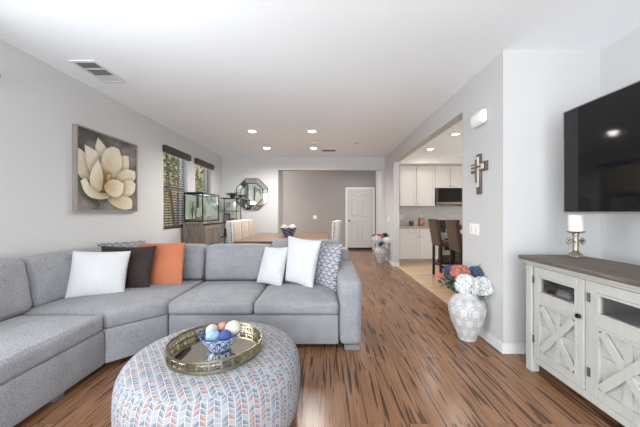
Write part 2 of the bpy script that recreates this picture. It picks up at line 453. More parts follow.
def shrub(name, c, R, n, size, label, cat):
    t = thing(name, label, cat, (c[0], c[1], -0.12))
    bm = B(); rnd = random.Random(int(c[1]*100))
    for i in range(n):
        u = Vector((rnd.gauss(0, 1), rnd.gauss(0, 1), rnd.gauss(0, 1))).normalized()*rnd.uniform(0.3, 1)
        p = Vector(c)+Vector((u.x*R[0], u.y*R[1], u.z*R[2]))
        d = Vector((rnd.uniform(-1, 1), rnd.uniform(-1, 1), rnd.uniform(-0.6, 1))).normalized()*size*rnd.uniform(0.6, 1.3)
        leaf_quad(bm, p, d, size*0.5, Vector((rnd.uniform(-1, 1), rnd.uniform(-1, 1), 1)))
    P('foliage', bm, LEAF, t)
    bm = B()
    for k in range(3):
        tube(bm, [(c[0], c[1], -0.12), (c[0]+0.1*(k-1), c[1]+0.15*(k-1), c[2]*0.5), (c[0]+0.2*(k-1), c[1]+0.35*(k-1), c[2]+R[2]*0.4)], [0.05, 0.04, 0.015], 7)
    P('trunk', bm, plain('bark', (0.12, 0.08, 0.05), 0.9), t)
shrub('shrub', (-4.7, 9.1, 2.75), (0.5, 1.0, 0.8), 420, 0.16, 'green leafy shrub outside the nearer left wall window', 'shrub')
shrub('shrub', (-4.6, 11.6, 2.6), (0.5, 1.1, 0.9), 420, 0.16, 'green leafy shrub outside the window behind the aquarium', 'shrub')

# ceiling fittings
CANLENS = emit('warm_led_lens', (1.0, 0.96, 0.9), 14.0)
def can(x, y, label, power=82, grp='recessed lights in the living room ceiling'):
    t = thing('ceiling_light', label, 'ceiling light', (x, y, H), 0, grp)
    bm = B(); lathe(bm, [(0.068, H-0.004), (0.072, H-0.010), (0.094, H-0.008), (0.098, H-0.001), (0.068, H-0.001), (0.068, H-0.004)], (x, y, 0), 32)
    P('trim_ring', bm, TRIM, t, True)
    P('lens', cyl(B(), (x, y, H-0.006), (x, y, H-0.001), 0.068, seg=32), CANLENS, t)
    l = bpy.data.lights.new('can_beam', 'SPOT'); l.energy = power; l.color = (1.0, 0.96, 0.91); l.spot_size = math.radians(165); l.spot_blend = 0.6; l.shadow_soft_size = 0.06
    lo = bpy.data.objects.new('can_beam', l); C.objects.link(lo); lo.parent = t; lo.location = (0, 0, -0.03)
can(-1.32, 5.15, 'round recessed ceiling light, nearer left of the four over the living room')
can(-0.235, 5.15, 'round recessed ceiling light, nearer right of the four over the living room')
can(-1.33, 6.51, 'round recessed ceiling light, farther left of the four, toward the mirror wall')
can(-0.26, 6.51, 'round recessed ceiling light, farther right of the four, beside the small dark vent')
can(2.45, 5.34, 'round recessed kitchen ceiling light nearer the bar stools', 15, 'recessed lights in the kitchen ceiling')
can(2.45, 6.61, 'round recessed kitchen ceiling light nearer the white wall cabinets', 15, 'recessed lights in the kitchen ceiling')
can(0.96, 8.57, 'recessed ceiling light in the hall before the white panel door', 24, 'recessed light in the hall ceiling')

t = thing('air_vent', 'white rectangular ceiling vent with two dark louvre panels above the flower painting', 'vent', (-2.345, 2.95, H))
bm = B(); x0, x1, y0, y1 = -2.47, -2.22, 2.74, 3.20; z = H-0.012
box(bm, x0, x1, y0, y0+0.03, z, H-0.0005); box(bm, x0, x1, y1-0.03, y1, z, H-0.0005); box(bm, x0, x0+0.025, y0+0.03, y1-0.03, z, H-0.0005); box(bm, x1-0.025, x1, y0+0.03, y1-0.03, z, H-0.0005)
for q in (2.895, 3.045): box(bm, x0+0.025, x1-0.025, q-0.008, q+0.008, z, H-0.0005)
P('frame', bm, TRIM, t)
bm = B(); box(bm, x0+0.025, x1-0.025, y0+0.03, 3.037, H-0.004, H-0.0005); P('dark_duct', bm, plain('duct_dark', (0.10, 0.10, 0.10), 0.7), t)
bm = B()
for k in range(14):
    y = 2.775+k*0.019
    if abs(y-2.895) < 0.012: continue
    M = Matrix.Translation((0, y, H-0.009)) @ Matrix.Rotation(0.7, 4, 'X'); box(bm, x0+0.025, x1-0.025, -0.0045, 0.0045, -0.001, 0.001, M=M)
P('louvres', bm, plain('louvre_grey', (0.35, 0.35, 0.35), 0.6), t)
P('blank_panel', box(B(), x0+0.025, x1-0.025, 3.053, y1-0.03, z+0.003, H-0.0005), TRIM, t)

t = thing('air_vent', 'small dark slotted ceiling vent near the farther right recessed light', 'vent', (0.1, 6.75, H))
P('frame', box(B(), -0.08, 0.26, 6.68, 6.84, H-0.008, H-0.0005, 0.003), plain('vent_grey', (0.5, 0.5, 0.5), 0.5), t)
bm = B()
for k in range(5): box(bm, -0.06, 0.24, 6.695+k*0.028, 6.712+k*0.028, H-0.0105, H-0.008)
P('slots', bm, plain('slot_dark', (0.07, 0.07, 0.07), 0.6), t)
t = thing('smoke_detector', 'small round pale ceiling sensor between the farther right light and nearer right light', 'detector', (-0.23, 6.02, H))
P('body', lathe(B(), [(0, H-0.03), (0.035, H-0.03), (0.05, H-0.015), (0.055, H-0.0005), (0, H-0.0005)], (-0.23, 6.02, 0), 24), plain('sensor_plastic', (0.6, 0.6, 0.58), 0.4), t, True)
t = thing('sprinkler_cover', 'faint round white ceiling cover plate to the right of the small dark vent', 'detector', (0.68, 6.05, H))
P('plate', lathe(B(), [(0, H-0.008), (0.05, H-0.007), (0.055, H-0.0005), (0, H-0.0005)], (0.68, 6.05, 0), 24), TRIM, t, True)

# hall door
def panel_door():
    bm = B(); x0, x1, z1 = 0.76, 1.60, 2.045; y = 9.615
    box(bm, x0, x1, y, y+0.03, 0.012, z1)
    rails = [(0.012, 0.24), (0.93, 1.10), (1.70, 1.79), (1.95, z1)]
    w = x1-x0; st_ = 0.115; mid = (x0+x1)/2
    for a, b in rails:
        box(bm, x0+st_, mid-0.055, y-0.018, y, a, b); box(bm, mid+0.055, x1-st_, y-0.018, y, a, b)
    for a, b in ((x0, x0+st_), (mid-0.055, mid+0.055), (x1-st_, x1)): box(bm, a, b, y-0.018, y, 0.012, z1)
    for a, b in ((0.24, 0.93), (1.10, 1.70), (1.79, 1.95)):
        for c, d in ((x0+st_, mid-0.055), (mid+0.055, x1-st_)):
            box(bm, c+0.035, d-0.035, y-0.012, y+0.01, a+0.035, b-0.035, 0.011, 1)
    d = ST('door_1', bm, DOORW)
    bm = B(); cyl(bm, (0.82, 9.597, 0.98), (0.82, 9.56, 0.98), 0.012); ball(bm, (0.82, 9.545, 0.98), 0.03); cyl(bm, (0.82, 9.597, 0.98), (0.82, 9.590, 0.98), 0.032)
    ST('door_handle', bm, DARKB, d, True)
    bm = B()
    for z in (0.25, 1.05, 1.85): box(bm, 1.603, 1.612, 9.59, 9.62, z-0.05, z+0.05)
    ST('hinge', bm, STEEL, d)
    ST('door_foot_strip', box(B(), x0+0.01, x1-0.01, y-0.026, y-0.0185, 0.004, 0.075), BLACKM, d)  # dark strip across the foot of the door
    bm = B(); box(bm, 0.695, 0.757, 9.60, 9.65, 0, 2.11); box(bm, 1.613, 1.675, 9.60, 9.65, 0, 2.11); box(bm, 0.757, 1.613, 9.60, 9.65, 2.048, 2.11)
    ST('trim_1', bm, TRIM)
panel_door()

# switches
def plate(name, label, loc, rz, w, h, n, cat='switch'):
    """wall plate built facing -Y at the origin"""
    t = thing(name, label, cat)
    bm = box(B(), -w/2, w/2, -0.007, -0.0008, -h/2, h/2, 0.002, 2); P('cover_plate', bm, PLASTIC, t)
    for k in range(n):
        x = (k-(n-1)/2)*w/ max(n, 1)*0.92
        P('rocker', box(B(), x-0.017, x+0.017, -0.011, -0.0062, -0.033, 0.033, 0.002, 1), TRIM, t)
    t.location = loc; t.rotation_euler = (0, 0, rz); return t
plate('light_switch', 'white double rocker switch plate on the wall above the near flower vase', (RX, 3.06, 1.09), -PI/2, 0.19, 0.118, 2)
plate('light_switch', 'white single rocker switch plate on the grey hall wall', (-0.34, 9.65, 1.10), 0, 0.11, 0.118, 1)
plate('light_switch', 'small white switch plate beside the kitchen opening above the far vase', (RX, 7.15, 1.10), -PI/2, 0.075, 0.118, 1)

# door chime box
t = thing('door_chime', 'cream rounded chime box high on the wall above the cross', 'door chime', (RX, 3.02, 2.25))
bm = B(); rbox(bm, RX-0.062, RX-0.0008, 2.80, 3.05, 2.165, 2.30, 0.045, (0.01, 0, 0.006), n=3, m=3)
P('cover', bm, PLASTIC, t, True)
P('grille', box(B(), RX-0.066, RX-0.05, 2.985, 3.01, 2.20, 2.27, 0.003, 1), PLASTIC, t)

# wall cross: layered wood
t = thing('wall_cross', 'layered dark and pale wooden cross hanging on the wall above the switch plate', 'cross', (RX, 2.955, 1.68))
CRD = wood('cross_dark', (0.05, 0.035, 0.028), (0.10, 0.075, 0.06), (0.16, 0.12, 0.10), 'z', 2)
CRL = wood('cross_pale', (0.42, 0.39, 0.34), (0.55, 0.52, 0.46), (0.66, 0.63, 0.58), 'z', 2)
bm = B(); box(bm, RX-0.02, RX-0.0008, 2.91, 2.995, 1.46, 1.875, 0.003, 1); box(bm, RX-0.0195, RX-0.0009, 2.80, 3.105, 1.69, 1.785, 0.003, 1)
P('back_cross', bm, CRD, t)
bm = B(); box(bm, RX-0.034, RX-0.0205, 2.930, 2.985, 1.53, 1.845, 0.003, 1); box(bm, RX-0.0335, RX-0.0205, 2.84, 3.085, 1.712, 1.765, 0.003, 1)
P('middle_cross', bm, CRL, t)
bm = B(); box(bm, RX-0.046, RX-0.0345, 2.952, 2.972, 1.58, 1.82, 0.002, 1); box(bm, RX-0.0455, RX-0.0345, 2.88, 3.05, 1.730, 1.748, 0.002, 1)
P('front_cross', bm, CRD, t)

# curtain rod end at the left edge of the picture
t = thing('curtain_rod', 'black curtain rod finial high on the left wall at the picture edge', 'curtain rod', (LX, 2.25, 2.39))
bm = B(); ball(bm, (LX+0.08, 2.30, 2.385), 0.032, 16); P('finial', bm, BLACKM, t, True)
P('rod', cyl(B(), (LX+0.08, 2.28, 2.385), (LX+0.08, -0.3, 2.385), 0.012), BLACKM, t, True)
bm = B(); cyl(bm, (LX+0.001, 2.2, 2.385), (LX+0.08, 2.2, 2.385), 0.008); box(bm, LX+0.0008, LX+0.008, 2.17, 2.23, 2.33, 2.44); P('bracket', bm, BLACKM, t)

# ------------------------------------------------------------------ magnolia painting
def painting():
    y0, y1, z0, z1 = 3.09, 4.10, 1.28, 2.235; Xf = LX+0.05
    t = thing('framed_painting', 'large framed painting of a cream magnolia bloom on the left wall', 'painting', (LX, (y0+y1)/2, z0))
    FR = wood('driftwood_frame', (0.21, 0.18, 0.16), (0.25, 0.215, 0.195), (0.29, 0.255, 0.235), 'z', 1)
    bm = B(); fw = 0.018
    box(bm, LX+0.001, Xf, y0, y0+fw, z0, z1); box(bm, LX+0.001, Xf, y1-fw, y1, z0, z1); box(bm, LX+0.001, Xf, y0+fw, y1-fw, z0, z0+fw); box(bm, LX+0.001, Xf, y0+fw, y1-fw, z1-fw, z1)
    P('frame', bm, FR, t)
    N = 220; a = y0+fw; b = y1-fw; c = z0+fw; d = z1-fw
    U, V = np.meshgrid(np.linspace(0, 1, N), np.linspace(0, 1, N))
    # painted in the coordinates of a frontal sketch: x right 0..235, y down 0..1
    rs = np.random.RandomState(4)
    def sm(k):
        g = rs.rand(k+2, k+2); x = U*k; y = V*k; i = x.astype(int); j = y.astype(int); fx = x-i; fy = y-j
        fx = fx*fx*(3-2*fx); fy = fy*fy*(3-2*fy)
        return (g[j, i]*(1-fx)+g[j, i+1]*fx)*(1-fy)+(g[j+1, i]*(1-fx)+g[j+1, i+1]*fx)*fy
    nz = 0.5*sm(4)+0.3*sm(9)+0.2*sm(24)
    col = np.zeros((N, N, 3))
    bgA, bgB = np.array([0.115, 0.105, 0.10]), np.array([0.34, 0.32, 0.315])
    k = np.clip((nz-0.3)/0.4, 0, 1)[..., None]; col[:] = bgA*(1-k)+bgB*k
    edge = np.clip(np.minimum(np.minimum(U, 1-U), np.minimum(V, 1-V))/0.12, 0, 1)[..., None]; col *= 0.75+0.25*edge
    def conv(pts):
        out = []
        for x, y in pts:
            u = (x-65)/235.0; hh = 330-72*u; top = 393-hh
            # undo the foreshortening along the wall
            px = 60+x/3.88; dep = 2.70*284.4/(325-px); uu = (dep-3.09)/(4.1-3.09)
            out.append((uu, 1-(y-top)/hh))
        return out
    def petal(pts, cin, cedge, soft=0.006, rim=0.09, grow=1.1):
        pts = conv(pts); cx_ = sum(p[0] for p in pts)/len(pts); cy_ = sum(p[1] for p in pts)/len(pts)
        pts = [(cx_+(p[0]-cx_)*grow, cy_+(p[1]-cy_)*grow) for p in pts]
        tip = max(pts, key=lambda p: math.hypot(p[0]-FC[0], p[1]-FC[1])); k_ = pts.index(tip); pts = pts[:k_]+[tip, tip]+pts[k_+1:]
        for _ in range(3):
            q = []
            for i in range(len(pts)):
                p0, p1 = pts[i], pts[(i+1) % len(pts)]
                q += [(p0[0]*.75+p1[0]*.25, p0[1]*.75+p1[1]*.25), (p0[0]*.25+p1[0]*.75, p0[1]*.25+p1[1]*.75)]
            pts = q
        inside = np.zeros((N, N), bool); dist = np.full((N, N), 9.0)
        for i in range(len(pts)):
            (xa, ya), (xb, yb) = pts[i], pts[(i+1) % len(pts)]
            cond = ((ya > V) != (yb > V)) & (U < (xb-xa)*(V-ya)/((yb-ya) if abs(yb-ya) > 1e-9 else 1e-9)+xa)
            inside ^= cond
            L2 = (xb-xa)**2+(yb-ya)**2+1e-12
            tt = np.clip(((U-xa)*(xb-xa)+(V-ya)*(yb-ya))/L2, 0, 1)
            dist = np.minimum(dist, np.hypot(U-xa-tt*(xb-xa), V-ya-tt*(yb-ya)))
        sd = np.where(inside, dist, -dist)
        al = np.clip(sd/soft+0.5, 0, 1)[..., None]
        f = np.clip(sd/rim, 0, 1)**0.7
        fx_, fy_ = FC; dd = np.hypot(U-fx_, V-fy_); m = dd[inside].max() if inside.any() else 1; mn = dd[inside].min() if inside.any() else 0
        ang_ = np.arctan2(V-fy_, U-fx_)
        g = np.clip(0.02+np.clip((dd-mn)/(m-mn+1e-6), 0, 2)**0.85*1.15+0.10*np.sin(ang_*38)*np.clip(1-sd/0.1, 0, 1)+0.55*(nz-0.5), 0, 1)
        w = (g*(0.72+0.28*np.clip(sd/0.012, 0, 1)))[..., None]
        cc = np.array(cedge)*(1-w)+np.array(cin)*w
        halo = np.clip(1+sd/0.06, 0, 1)[..., None]*(sd < 0)[..., None]
        col[:] = col*(1-0.42*halo)
        col[:] = col*(1-al)+cc*al
    FC = conv([(183, 292)])[0]
    cream, shade, yel = (0.88, 0.83, 0.71), (0.42, 0.33, 0.20), (0.52, 0.39, 0.20)
    gre, grd = (0.12, 0.15, 0.09), (0.03, 0.05, 0.03)
    petal([(66, 235), (95, 270), (104, 320), (150, 350), (152, 382), (110, 350), (66, 318)], gre, grd)
    petal([(176, 335), (186, 340), (164, 392), (150, 392)], (0.24, 0.15, 0.10), (0.10, 0.06, 0.05))
    petal([(150, 112), (137, 155), (145, 235), (190, 245), (192, 160), (165, 128)], cream, shade)
    petal([(235, 178), (270, 178), (273, 240), (235, 255), (222, 215)], cream, yel)
    petal([(58, 150), (62, 240), (98, 278), (128, 255), (108, 185), (85, 160)], cream, shade)
    petal([(98, 140), (103, 195), (118, 250), (155, 225), (152, 170), (120, 150)], cream, shade)
    petal([(205, 142), (172, 165), (160, 235), (183, 268), (230, 258), (246, 200), (232, 155)], cream, yel)
    petal([(222, 262), (255, 228), (295, 238), (297, 272), (262, 290), (230, 280)], cream, yel)
    petal([(240, 292), (275, 270), (297, 288), (293, 325), (250, 342), (230, 322)], cream, shade)
    petal([(182, 340), (240, 335), (285, 345), (282, 384), (252, 390), (212, 374)], (0.84, 0.76, 0.58), shade)
    petal([(150, 235), (195, 250), (200, 300), (170, 320), (150, 300)], (0.42, 0.27, 0.11), (0.25, 0.14, 0.06))
    petal([(186, 250), (200, 255), (200, 290), (184, 285)], (0.66, 0.48, 0.18), (0.36, 0.22, 0.08))
    petal([(150, 198), (170, 250), (165, 312), (142, 322), (116, 292), (122, 240)], cream, yel)
    petal([(84, 282), (104, 268), (122, 308), (152, 326), (200, 322), (184, 348), (128, 346), (98, 325)], cream, shade)
    petal([(178, 288), (214, 268), (250, 288), (246, 328), (215, 342), (180, 318)], cream, yel)
    col = np.clip(col*np.array([0.74, 0.71, 0.65]), 0, 1)
    verts = [(Xf-0.012, a+(b-a)*u, c+(d-c)*v) for v in np.linspace(0, 1, N) for u in np.linspace(0, 1, N)]
    faces = [(j*N+i, j*N+i+1, (j+1)*N+i+1, (j+1)*N+i) for j in range(N-1) for i in range(N-1)]
    # the canvas has a back, too
    nb = len(verts); verts += [(LX+0.004, a, c), (LX+0.004, b, c), (LX+0.004, b, d), (LX+0.004, a, d)]
    faces.append((nb+3, nb+2, nb+1, nb))
    me = bpy.data.meshes.new('canvas'); me.from_pydata(verts, [], faces)
    ca = me.color_attributes.new('Col', 'FLOAT_COLOR', 'POINT')
    arr = np.ones((len(verts), 4), np.float32); arr[:nb, :3] = col.reshape(-1, 3); ca.data.foreach_set('color', arr.ravel())
    finish('canvas', me, attr_mat('oil_paint', 0.6, 0.3), t, False)
painting()

# ------------------------------------------------------------------ sectional sofa
SEAT = 0.46
def sofa():
    t = thing('sectional_sofa', 'large heathered grey sectional sofa wrapping around the corner by the left wall', 'sofa', (-1.8, 2.8, 0))
    # bases
    P('base', rbox(B(), -2.72, -1.765, 0.25, 2.285, 0.05, 0.325, 0.02, n=2, m=3), SOFA, t, True)
    wedge = [(-2.72, 2.295), (-1.765, 2.295), (-1.455, 2.615), (-1.455, 3.72), (-2.72, 3.72)]
    P('base', prism(B(), wedge, 0.05, 0.325, 0.012), SOFA, t, auto=40)
    P('base', rbox(B(), -1.445, 0.125, 2.625, 3.72, 0.05, 0.325, 0.015, n=2, m=3), SOFA, t, True)
    # back frames
    P('back_frame', rbox(B(), -2.725, -2.60, 0.25, 2.285, 0.327, 0.80, 0.03, n=3, m=3), SOFA, t, True)
    bm = B(); rbox(bm, -2.725, -2.62, 2.295, 3.72, 0.327, 0.82, 0.03, n=3, m=3); rbox(bm, -2.60, -1.455, 3.61, 3.72, 0.327, 0.80, 0.03, n=3, m=3)
    P('back_frame', bm, SOFA, t, True)
    P('back_frame', rbox(B(), -1.445, 0.30, 3.61, 3.72, 0.327, 0.80, 0.03, n=3, m=3), SOFA, t, True)
    # seat cushions
    P('seat_cushion', rbox(B(), -2.44, -1.765, 1.28, 2.275, 0.327, SEAT-0.005, 0.028, (0.01, 0.0, 0.03), m=10), SOFA, t, True)
    P('seat_cushion', rbox(B(), -2.44, -1.75, 0.26, 1.27, 0.327, SEAT-0.01, 0.035, (0.012, 0.0, 0.035), m=10), SOFA, t, True)
    # wedge seat: five sided cushion
    bm = B()
    n = 18
    poly = [(-2.54, 2.305), (-1.77, 2.305), (-1.455, 2.62), (-1.455, 3.42), (-2.54, 3.42)]
    cx = sum(p[0] for p in poly)/5; cy = sum(p[1] for p in poly)/5
    dens = []
    for i in range(5):
        a, b = poly[i], poly[(i+1) % 5]
        for k in range(10): dens.append((a[0]+(b[0]-a[0])*k/10, a[1]+(b[1]-a[1])*k/10))
    def ring(s, z): return [bm.verts.new((cx+(x-cx)*s, cy+(y-cy)*s, z)) for x, y in dens]
    prof = [(0.97, 0.327), (1.0, 0.345), (1.0, 0.42), (0.99, 0.442), (0.965, 0.458), (0.92, 0.464), (0.8, 0.472), (0.6, 0.48), (0.35, 0.486), (0.15, 0.488)]
    rings = [ring(s, z) for s, z in prof]
    for a, b in zip(rings, rings[1:]):
        for k in range(len(a)): bm.faces.new((a[k], a[(k+1) % len(a)], b[(k+1) % len(a)], b[k]))
    bm.faces.new(rings[0][::-1]); bm.faces.new(rings[-1])
    P('seat_cushion', bm, SOFA, t, True)
    for x0, x1 in ((-1.445, -0.665), (-0.655, 0.125)):
        P('seat_cushion', rbox(B(), x0, x1, 2.60, 3.42, 0.327, SEAT-0.01, 0.035, (0.004, 0.012, 0.04), m=10), SOFA, t, True)
    # back cushions
    lean = lambda k, x0: (lambda q: Vector((q.x-(q.z-0.46)*k, q.y, q.z)))
    leany = lambda k: (lambda q: Vector((q.x, q.y+(q.z-0.46)*k, q.z)))
    P('back_cushion', rbox(B(), -2.60, -2.40, 1.30, 2.37, 0.455, 0.90, 0.06, (0.045, 0.02, 0.02), m=8, warp=lean(0.18, 0)), SOFA, t, True)
    P('back_cushion', rbox(B(), -2.60, -2.40, 0.28, 1.29, 0.465, 0.865, 0.07, (0.045, 0.02, 0.02), m=8, warp=lean(0.18, 0)), SOFA, t, True)
    P('back_cushion', rbox(B(), -2.60, -2.43, 2.395, 3.30, 0.455, 0.88, 0.05, (0.03, 0.01, 0.0), m=8, warp=lean(0.18, 0)), SOFA, t, True)
    P('back_cushion', rbox(B(), -2.42, -1.48, 3.40, 3.60, 0.460, 0.87, 0.045, (0.008, 0.035, 0.008), m=8, warp=leany(0.12)), SOFA, t, True)
    P('back_cushion', rbox(B(), -1.44, -0.665, 3.38, 3.60, 0.460, 0.87, 0.045, (0.008, 0.035, 0.008), m=8, warp=leany(0.12)), SOFA, t, True)
    P('back_cushion', rbox(B(), -0.66, 0.20, 3.38, 3.60, 0.460, 0.925, 0.065, (0.01, 0.03, 0.01), m=8, warp=leany(0.12)), SOFA, t, True)
    # right arm, slightly flared
    def flare(q):
        k = max(0, q.z-0.1)/0.55
        return Vector((q.x+0.01*k if q.x > 0.23 else q.x, q.y, q.z+(q.y-2.6)*0.02*k))
    P('arm', rbox(B(), 0.135, 0.335, 2.60, 3.70, 0.05, 0.645, 0.05, (0.012, 0.01, 0.01), m=8, warp=flare), SOFA, t, True)
    LEG = plain('grey_leg', (0.16, 0.16, 0.17), 0.5)
    for x, y in ((0.18, 2.62), (0.18, 3.62), (-1.43, 2.72), (-1.43, 3.62), (-1.95, 0.3), (-1.95, 1.9), (-2.66, 0.3), (-2.66, 3.6)):
        P('leg', box(B(), x, x+0.14, y, y+0.08, 0, 0.049, 0.004, 1), LEG, t)
sofa()

# ------------------------------------------------------------------ pillows
def pillow(TL, TR, BR, BL, T, mat, label, pinch=0.07, N=28, wr=0.0, seed=1, uvs=(1, 1)):
    TL, TR, BR, BL = map(Vector, (TL, TR, BR, BL))
    nrm = ((TR-BL).cross(TL-BR)).normalized()
    cam_dir = (Vector((0, 0, CAMZ))-(TL+BR)/2)
    if nrm.dot(cam_dir) < 0: nrm = -nrm
    c = (TL+TR+BR+BL)/4
    rnd = random.Random(seed); ph = [rnd.uniform(0, 6.28) for _ in range(8)]
    verts = []; uv = []
    def pt(i, j, s):
        u = -math.cos(PI*i/N) if True else 0; v = -math.cos(PI*j/N)
        pu = u*(1-pinch*(1-v*v)*abs(u)); pv = v*(1-pinch*(1-u*u)*abs(v))
        a, b = (pu+1)/2, (pv+1)/2
        p = (BL*(1-a)+BR*a)*(1-b)+(TL*(1-a)+TR*a)*b
        th = T/2*max(0, (1-u*u)*(1-v*v))**0.42
        w = wr*math.sin(5*u+ph[0]+2*v)*math.sin(4*v+ph[1])*(1-u*u)*(1-v*v)
        return p+nrm*(s*th+w), ((u+1)/2*uvs[0], (v+1)/2*uvs[1])
    idx = {}
    for s in (1, -1):
        for i in range(N+1):
            for j in range(N+1):
                if s == -1 and (i in (0, N) or j in (0, N)): idx[(s, i, j)] = idx[(1, i, j)]; continue
                p, q = pt(i, j, s); idx[(s, i, j)] = len(verts); verts.append(p); uv.append(q)
    faces = []
    for s in (1, -1):
        for i in range(N):
            for j in range(N):
                f = [idx[(s, i, j)], idx[(s, i+1, j)], idx[(s, i+1, j+1)], idx[(s, i, j+1)]]
                faces.append(f if s == 1 else f[::-1])
    me = bpy.data.meshes.new('throw_pillow'); me.from_pydata([tuple(v-c) for v in verts], [], faces)
    ul = me.uv_layers.new(name='UVMap')
    for lp in me.loops: ul.data[lp.index].uv = uv[lp.vertex_index]
    bmx = bmesh.new(); bmx.from_mesh(me); bmesh.ops.recalc_face_normals(bmx, faces=bmx.faces[:]); bmx.to_mesh(me); bmx.free()
    o = finish('throw_pillow', me, mat, None, True); o.location = c
    return tag(o, label, 'pillow', 'throw pillows on the grey sofa')

def scallop_mat():
    m = NT('scallop_print'); uv = m.coord('UV')
    sep = m.n('ShaderNodeSeparateXYZ'); m.l(uv, sep.inputs[0])
    # rows of wavy scales with dark arcs, pale fill and touches of red and blue
    v = m.math('MULTIPLY', sep.outputs[1], 12.0); row = m.math('FLOOR', v)
    u = m.math('ADD', m.math('MULTIPLY', sep.outputs[0], 6.5), m.math('MULTIPLY', row, 0.5))
    fu = m.math('SUBTRACT', m.math('FRACT', u), 0.5); fv = m.math('FRACT', v)
    wave = m.math('ADD', 0.35, m.math('MULTIPLY', m.math('SINE', m.math('MULTIPLY', u, 2*PI)), 0.3))
    d = m.math('ABSOLUTE', m.math('SUBTRACT', fv, wave))
    line = m.math('LESS_THAN', d, 0.17)
    nz = m.noise(m.mapping(uv, (5, 9, 1)), 1.6, 1)
    dark = m.ramp(nz, [(0.30, (0.09, 0.092, 0.115)), (0.50, (0.15, 0.155, 0.18)), (0.60, (0.28, 0.15, 0.145)), (0.67, (0.14, 0.18, 0.25))], 'CONSTANT')
    fill = m.ramp(m.noise(m.mapping(uv, (10, 18, 1)), 2.0, 2), [(0.36, (0.44, 0.44, 0.46)), (0.60, (0.25, 0.255, 0.285))])
    c = m.mix(line, fill, dark)
    m.base(c); m.setp(0.9, 0, 0.2); return m.m
SCAL = scallop_mat()
# left group
pillow(W(73, 251, 2.80), W(131, 251, 2.96), W(124.5, 295, 2.82), W(64, 300.5, 2.66), 0.17, WHITEF, 'white textured throw pillow in front of the dark brown pillow', 0.05, seed=2)
pillow(W(101, 245.5, 3.12), W(157, 245.5, 3.10), W(149, 291, 2.98), W(101, 292, 2.98), 0.15, BROWNV, 'dark brown velvet throw pillow between the white and orange pillows', 0.07, wr=0.006, seed=3)
pillow(W(139, 243, 3.28), W(185, 242.5, 3.27), W(182, 287.5, 3.14), W(140, 287, 3.14), 0.12, ORANGE, 'burnt orange throw pillow in the sofa corner', 0.03, seed=4)
pillow(W(97, 243, 3.38), W(146, 239.5, 3.44), W(144, 281, 3.30), W(99, 282, 3.24), 0.10, SCAL, 'grey and white patterned throw pillow behind the dark brown pillow', 0.05, seed=5, uvs=(1, 1))
# right group
pillow(W(265.5, 246.5, 3.34), W(289, 247, 3.26), W(281.5, 288, 3.09), W(256.5, 282.5, 3.25), 0.15, WHITES, 'smaller white throw pillow, left of the tall white one on the sofa', 0.06, wr=0.004, seed=6)
pillow(W(288.5, 235.5, 3.32), W(321.5, 240.5, 3.12), W(312.5, 290.5, 2.98), W(285, 281, 3.18), 0.15, WHITES, 'tall pointed white throw pillow leaning before the patterned pillow', 0.07, wr=0.003, seed=7)
pillow(W(308, 241, 3.42), W(342.5, 244.5, 3.16), W(336.5, 292, 2.97), W(306, 282, 3.28), 0.13, SCAL, 'grey blue scallop patterned throw pillow beside the sofa arm', 0.05, seed=8)

# ------------------------------------------------------------------ ottoman, tray, bowl
OC = Vector((-0.678, 1.77, 0))
def ottoman_mat():
    m = NT('chevron_print'); uv = m.coord('UV')
    sep = m.n('ShaderNodeSeparateXYZ'); m.l(uv, sep.inputs[0])
    u = m.math('DIVIDE', sep.outputs[0], 0.031); col = m.math('FLOOR', u); fu = m.math('FRACT', u)
    odd = m.math('MODULO', m.math('ABSOLUTE', col), 2.0)
    sgn = m.math('SUBTRACT', m.math('MULTIPLY', odd, 2.0), 1.0)
    slope = m.math('MULTIPLY', m.math('MULTIPLY', m.math('SUBTRACT', fu, 0.5), sgn), 0.55)
    v = m.math('ADD', m.math('DIVIDE', sep.outputs[1], 0.0235), slope)
    row = m.math('FLOOR', v); fv = m.math('FRACT', v)
    lines = m.math('MAXIMUM', m.math('MAXIMUM', m.math('LESS_THAN', fu, 0.06), m.math('GREATER_THAN', fu, 0.95)), m.math('LESS_THAN', fv, 0.10))
    cx = m.n('ShaderNodeCombineXYZ'); m.l(col, cx.inputs[0]); m.l(row, cx.inputs[1])
    wn = m.n('ShaderNodeTexWhiteNoise'); m.l(cx.outputs[0], wn.inputs['Vector'])
    idx = m.math('ADD', m.math('MULTIPLY', m.math('FRACT', m.math('MULTIPLY', m.math('ADD', row, m.math('MULTIPLY', odd, 2.0)), 0.2)), 0.8), m.math('MULTIPLY', wn.outputs[0], 0.2))
    c1 = m.ramp(idx, [(0.0, (0.085, 0.115, 0.155)), (0.22, (0.25, 0.25, 0.27)), (0.36, (0.235, 0.118, 0.098)), (0.54, (0.165, 0.178, 0.20)), (0.70, (0.095, 0.128, 0.165)), (0.88, (0.27, 0.27, 0.28))], 'CONSTANT')
    # half of every cell is a paler triangle
    tri = m.math('GREATER_THAN', m.math('ADD', m.math('MULTIPLY', m.math('SUBTRACT', fu, 0.5), sgn), m.math('SUBTRACT', fv, 0.5)), 0.08)
    c2 = m.mix(m.math('MULTIPLY', tri, 0.62), c1, (0.27, 0.27, 0.29))
    nz = m.noise(uv, 260, 2)
    c3 = m.mix(lines, c2, (0.40, 0.40, 0.41))
    m.base(m.mix(0.10, c3, m.ramp(nz, [(0.3, (0.2, 0.2, 0.2)), (0.7, (0.9, 0.9, 0.9))]))); m.setp(0.95, 0, 0.15)
    m.bump(nz, 0.25, 0.002); return m.m
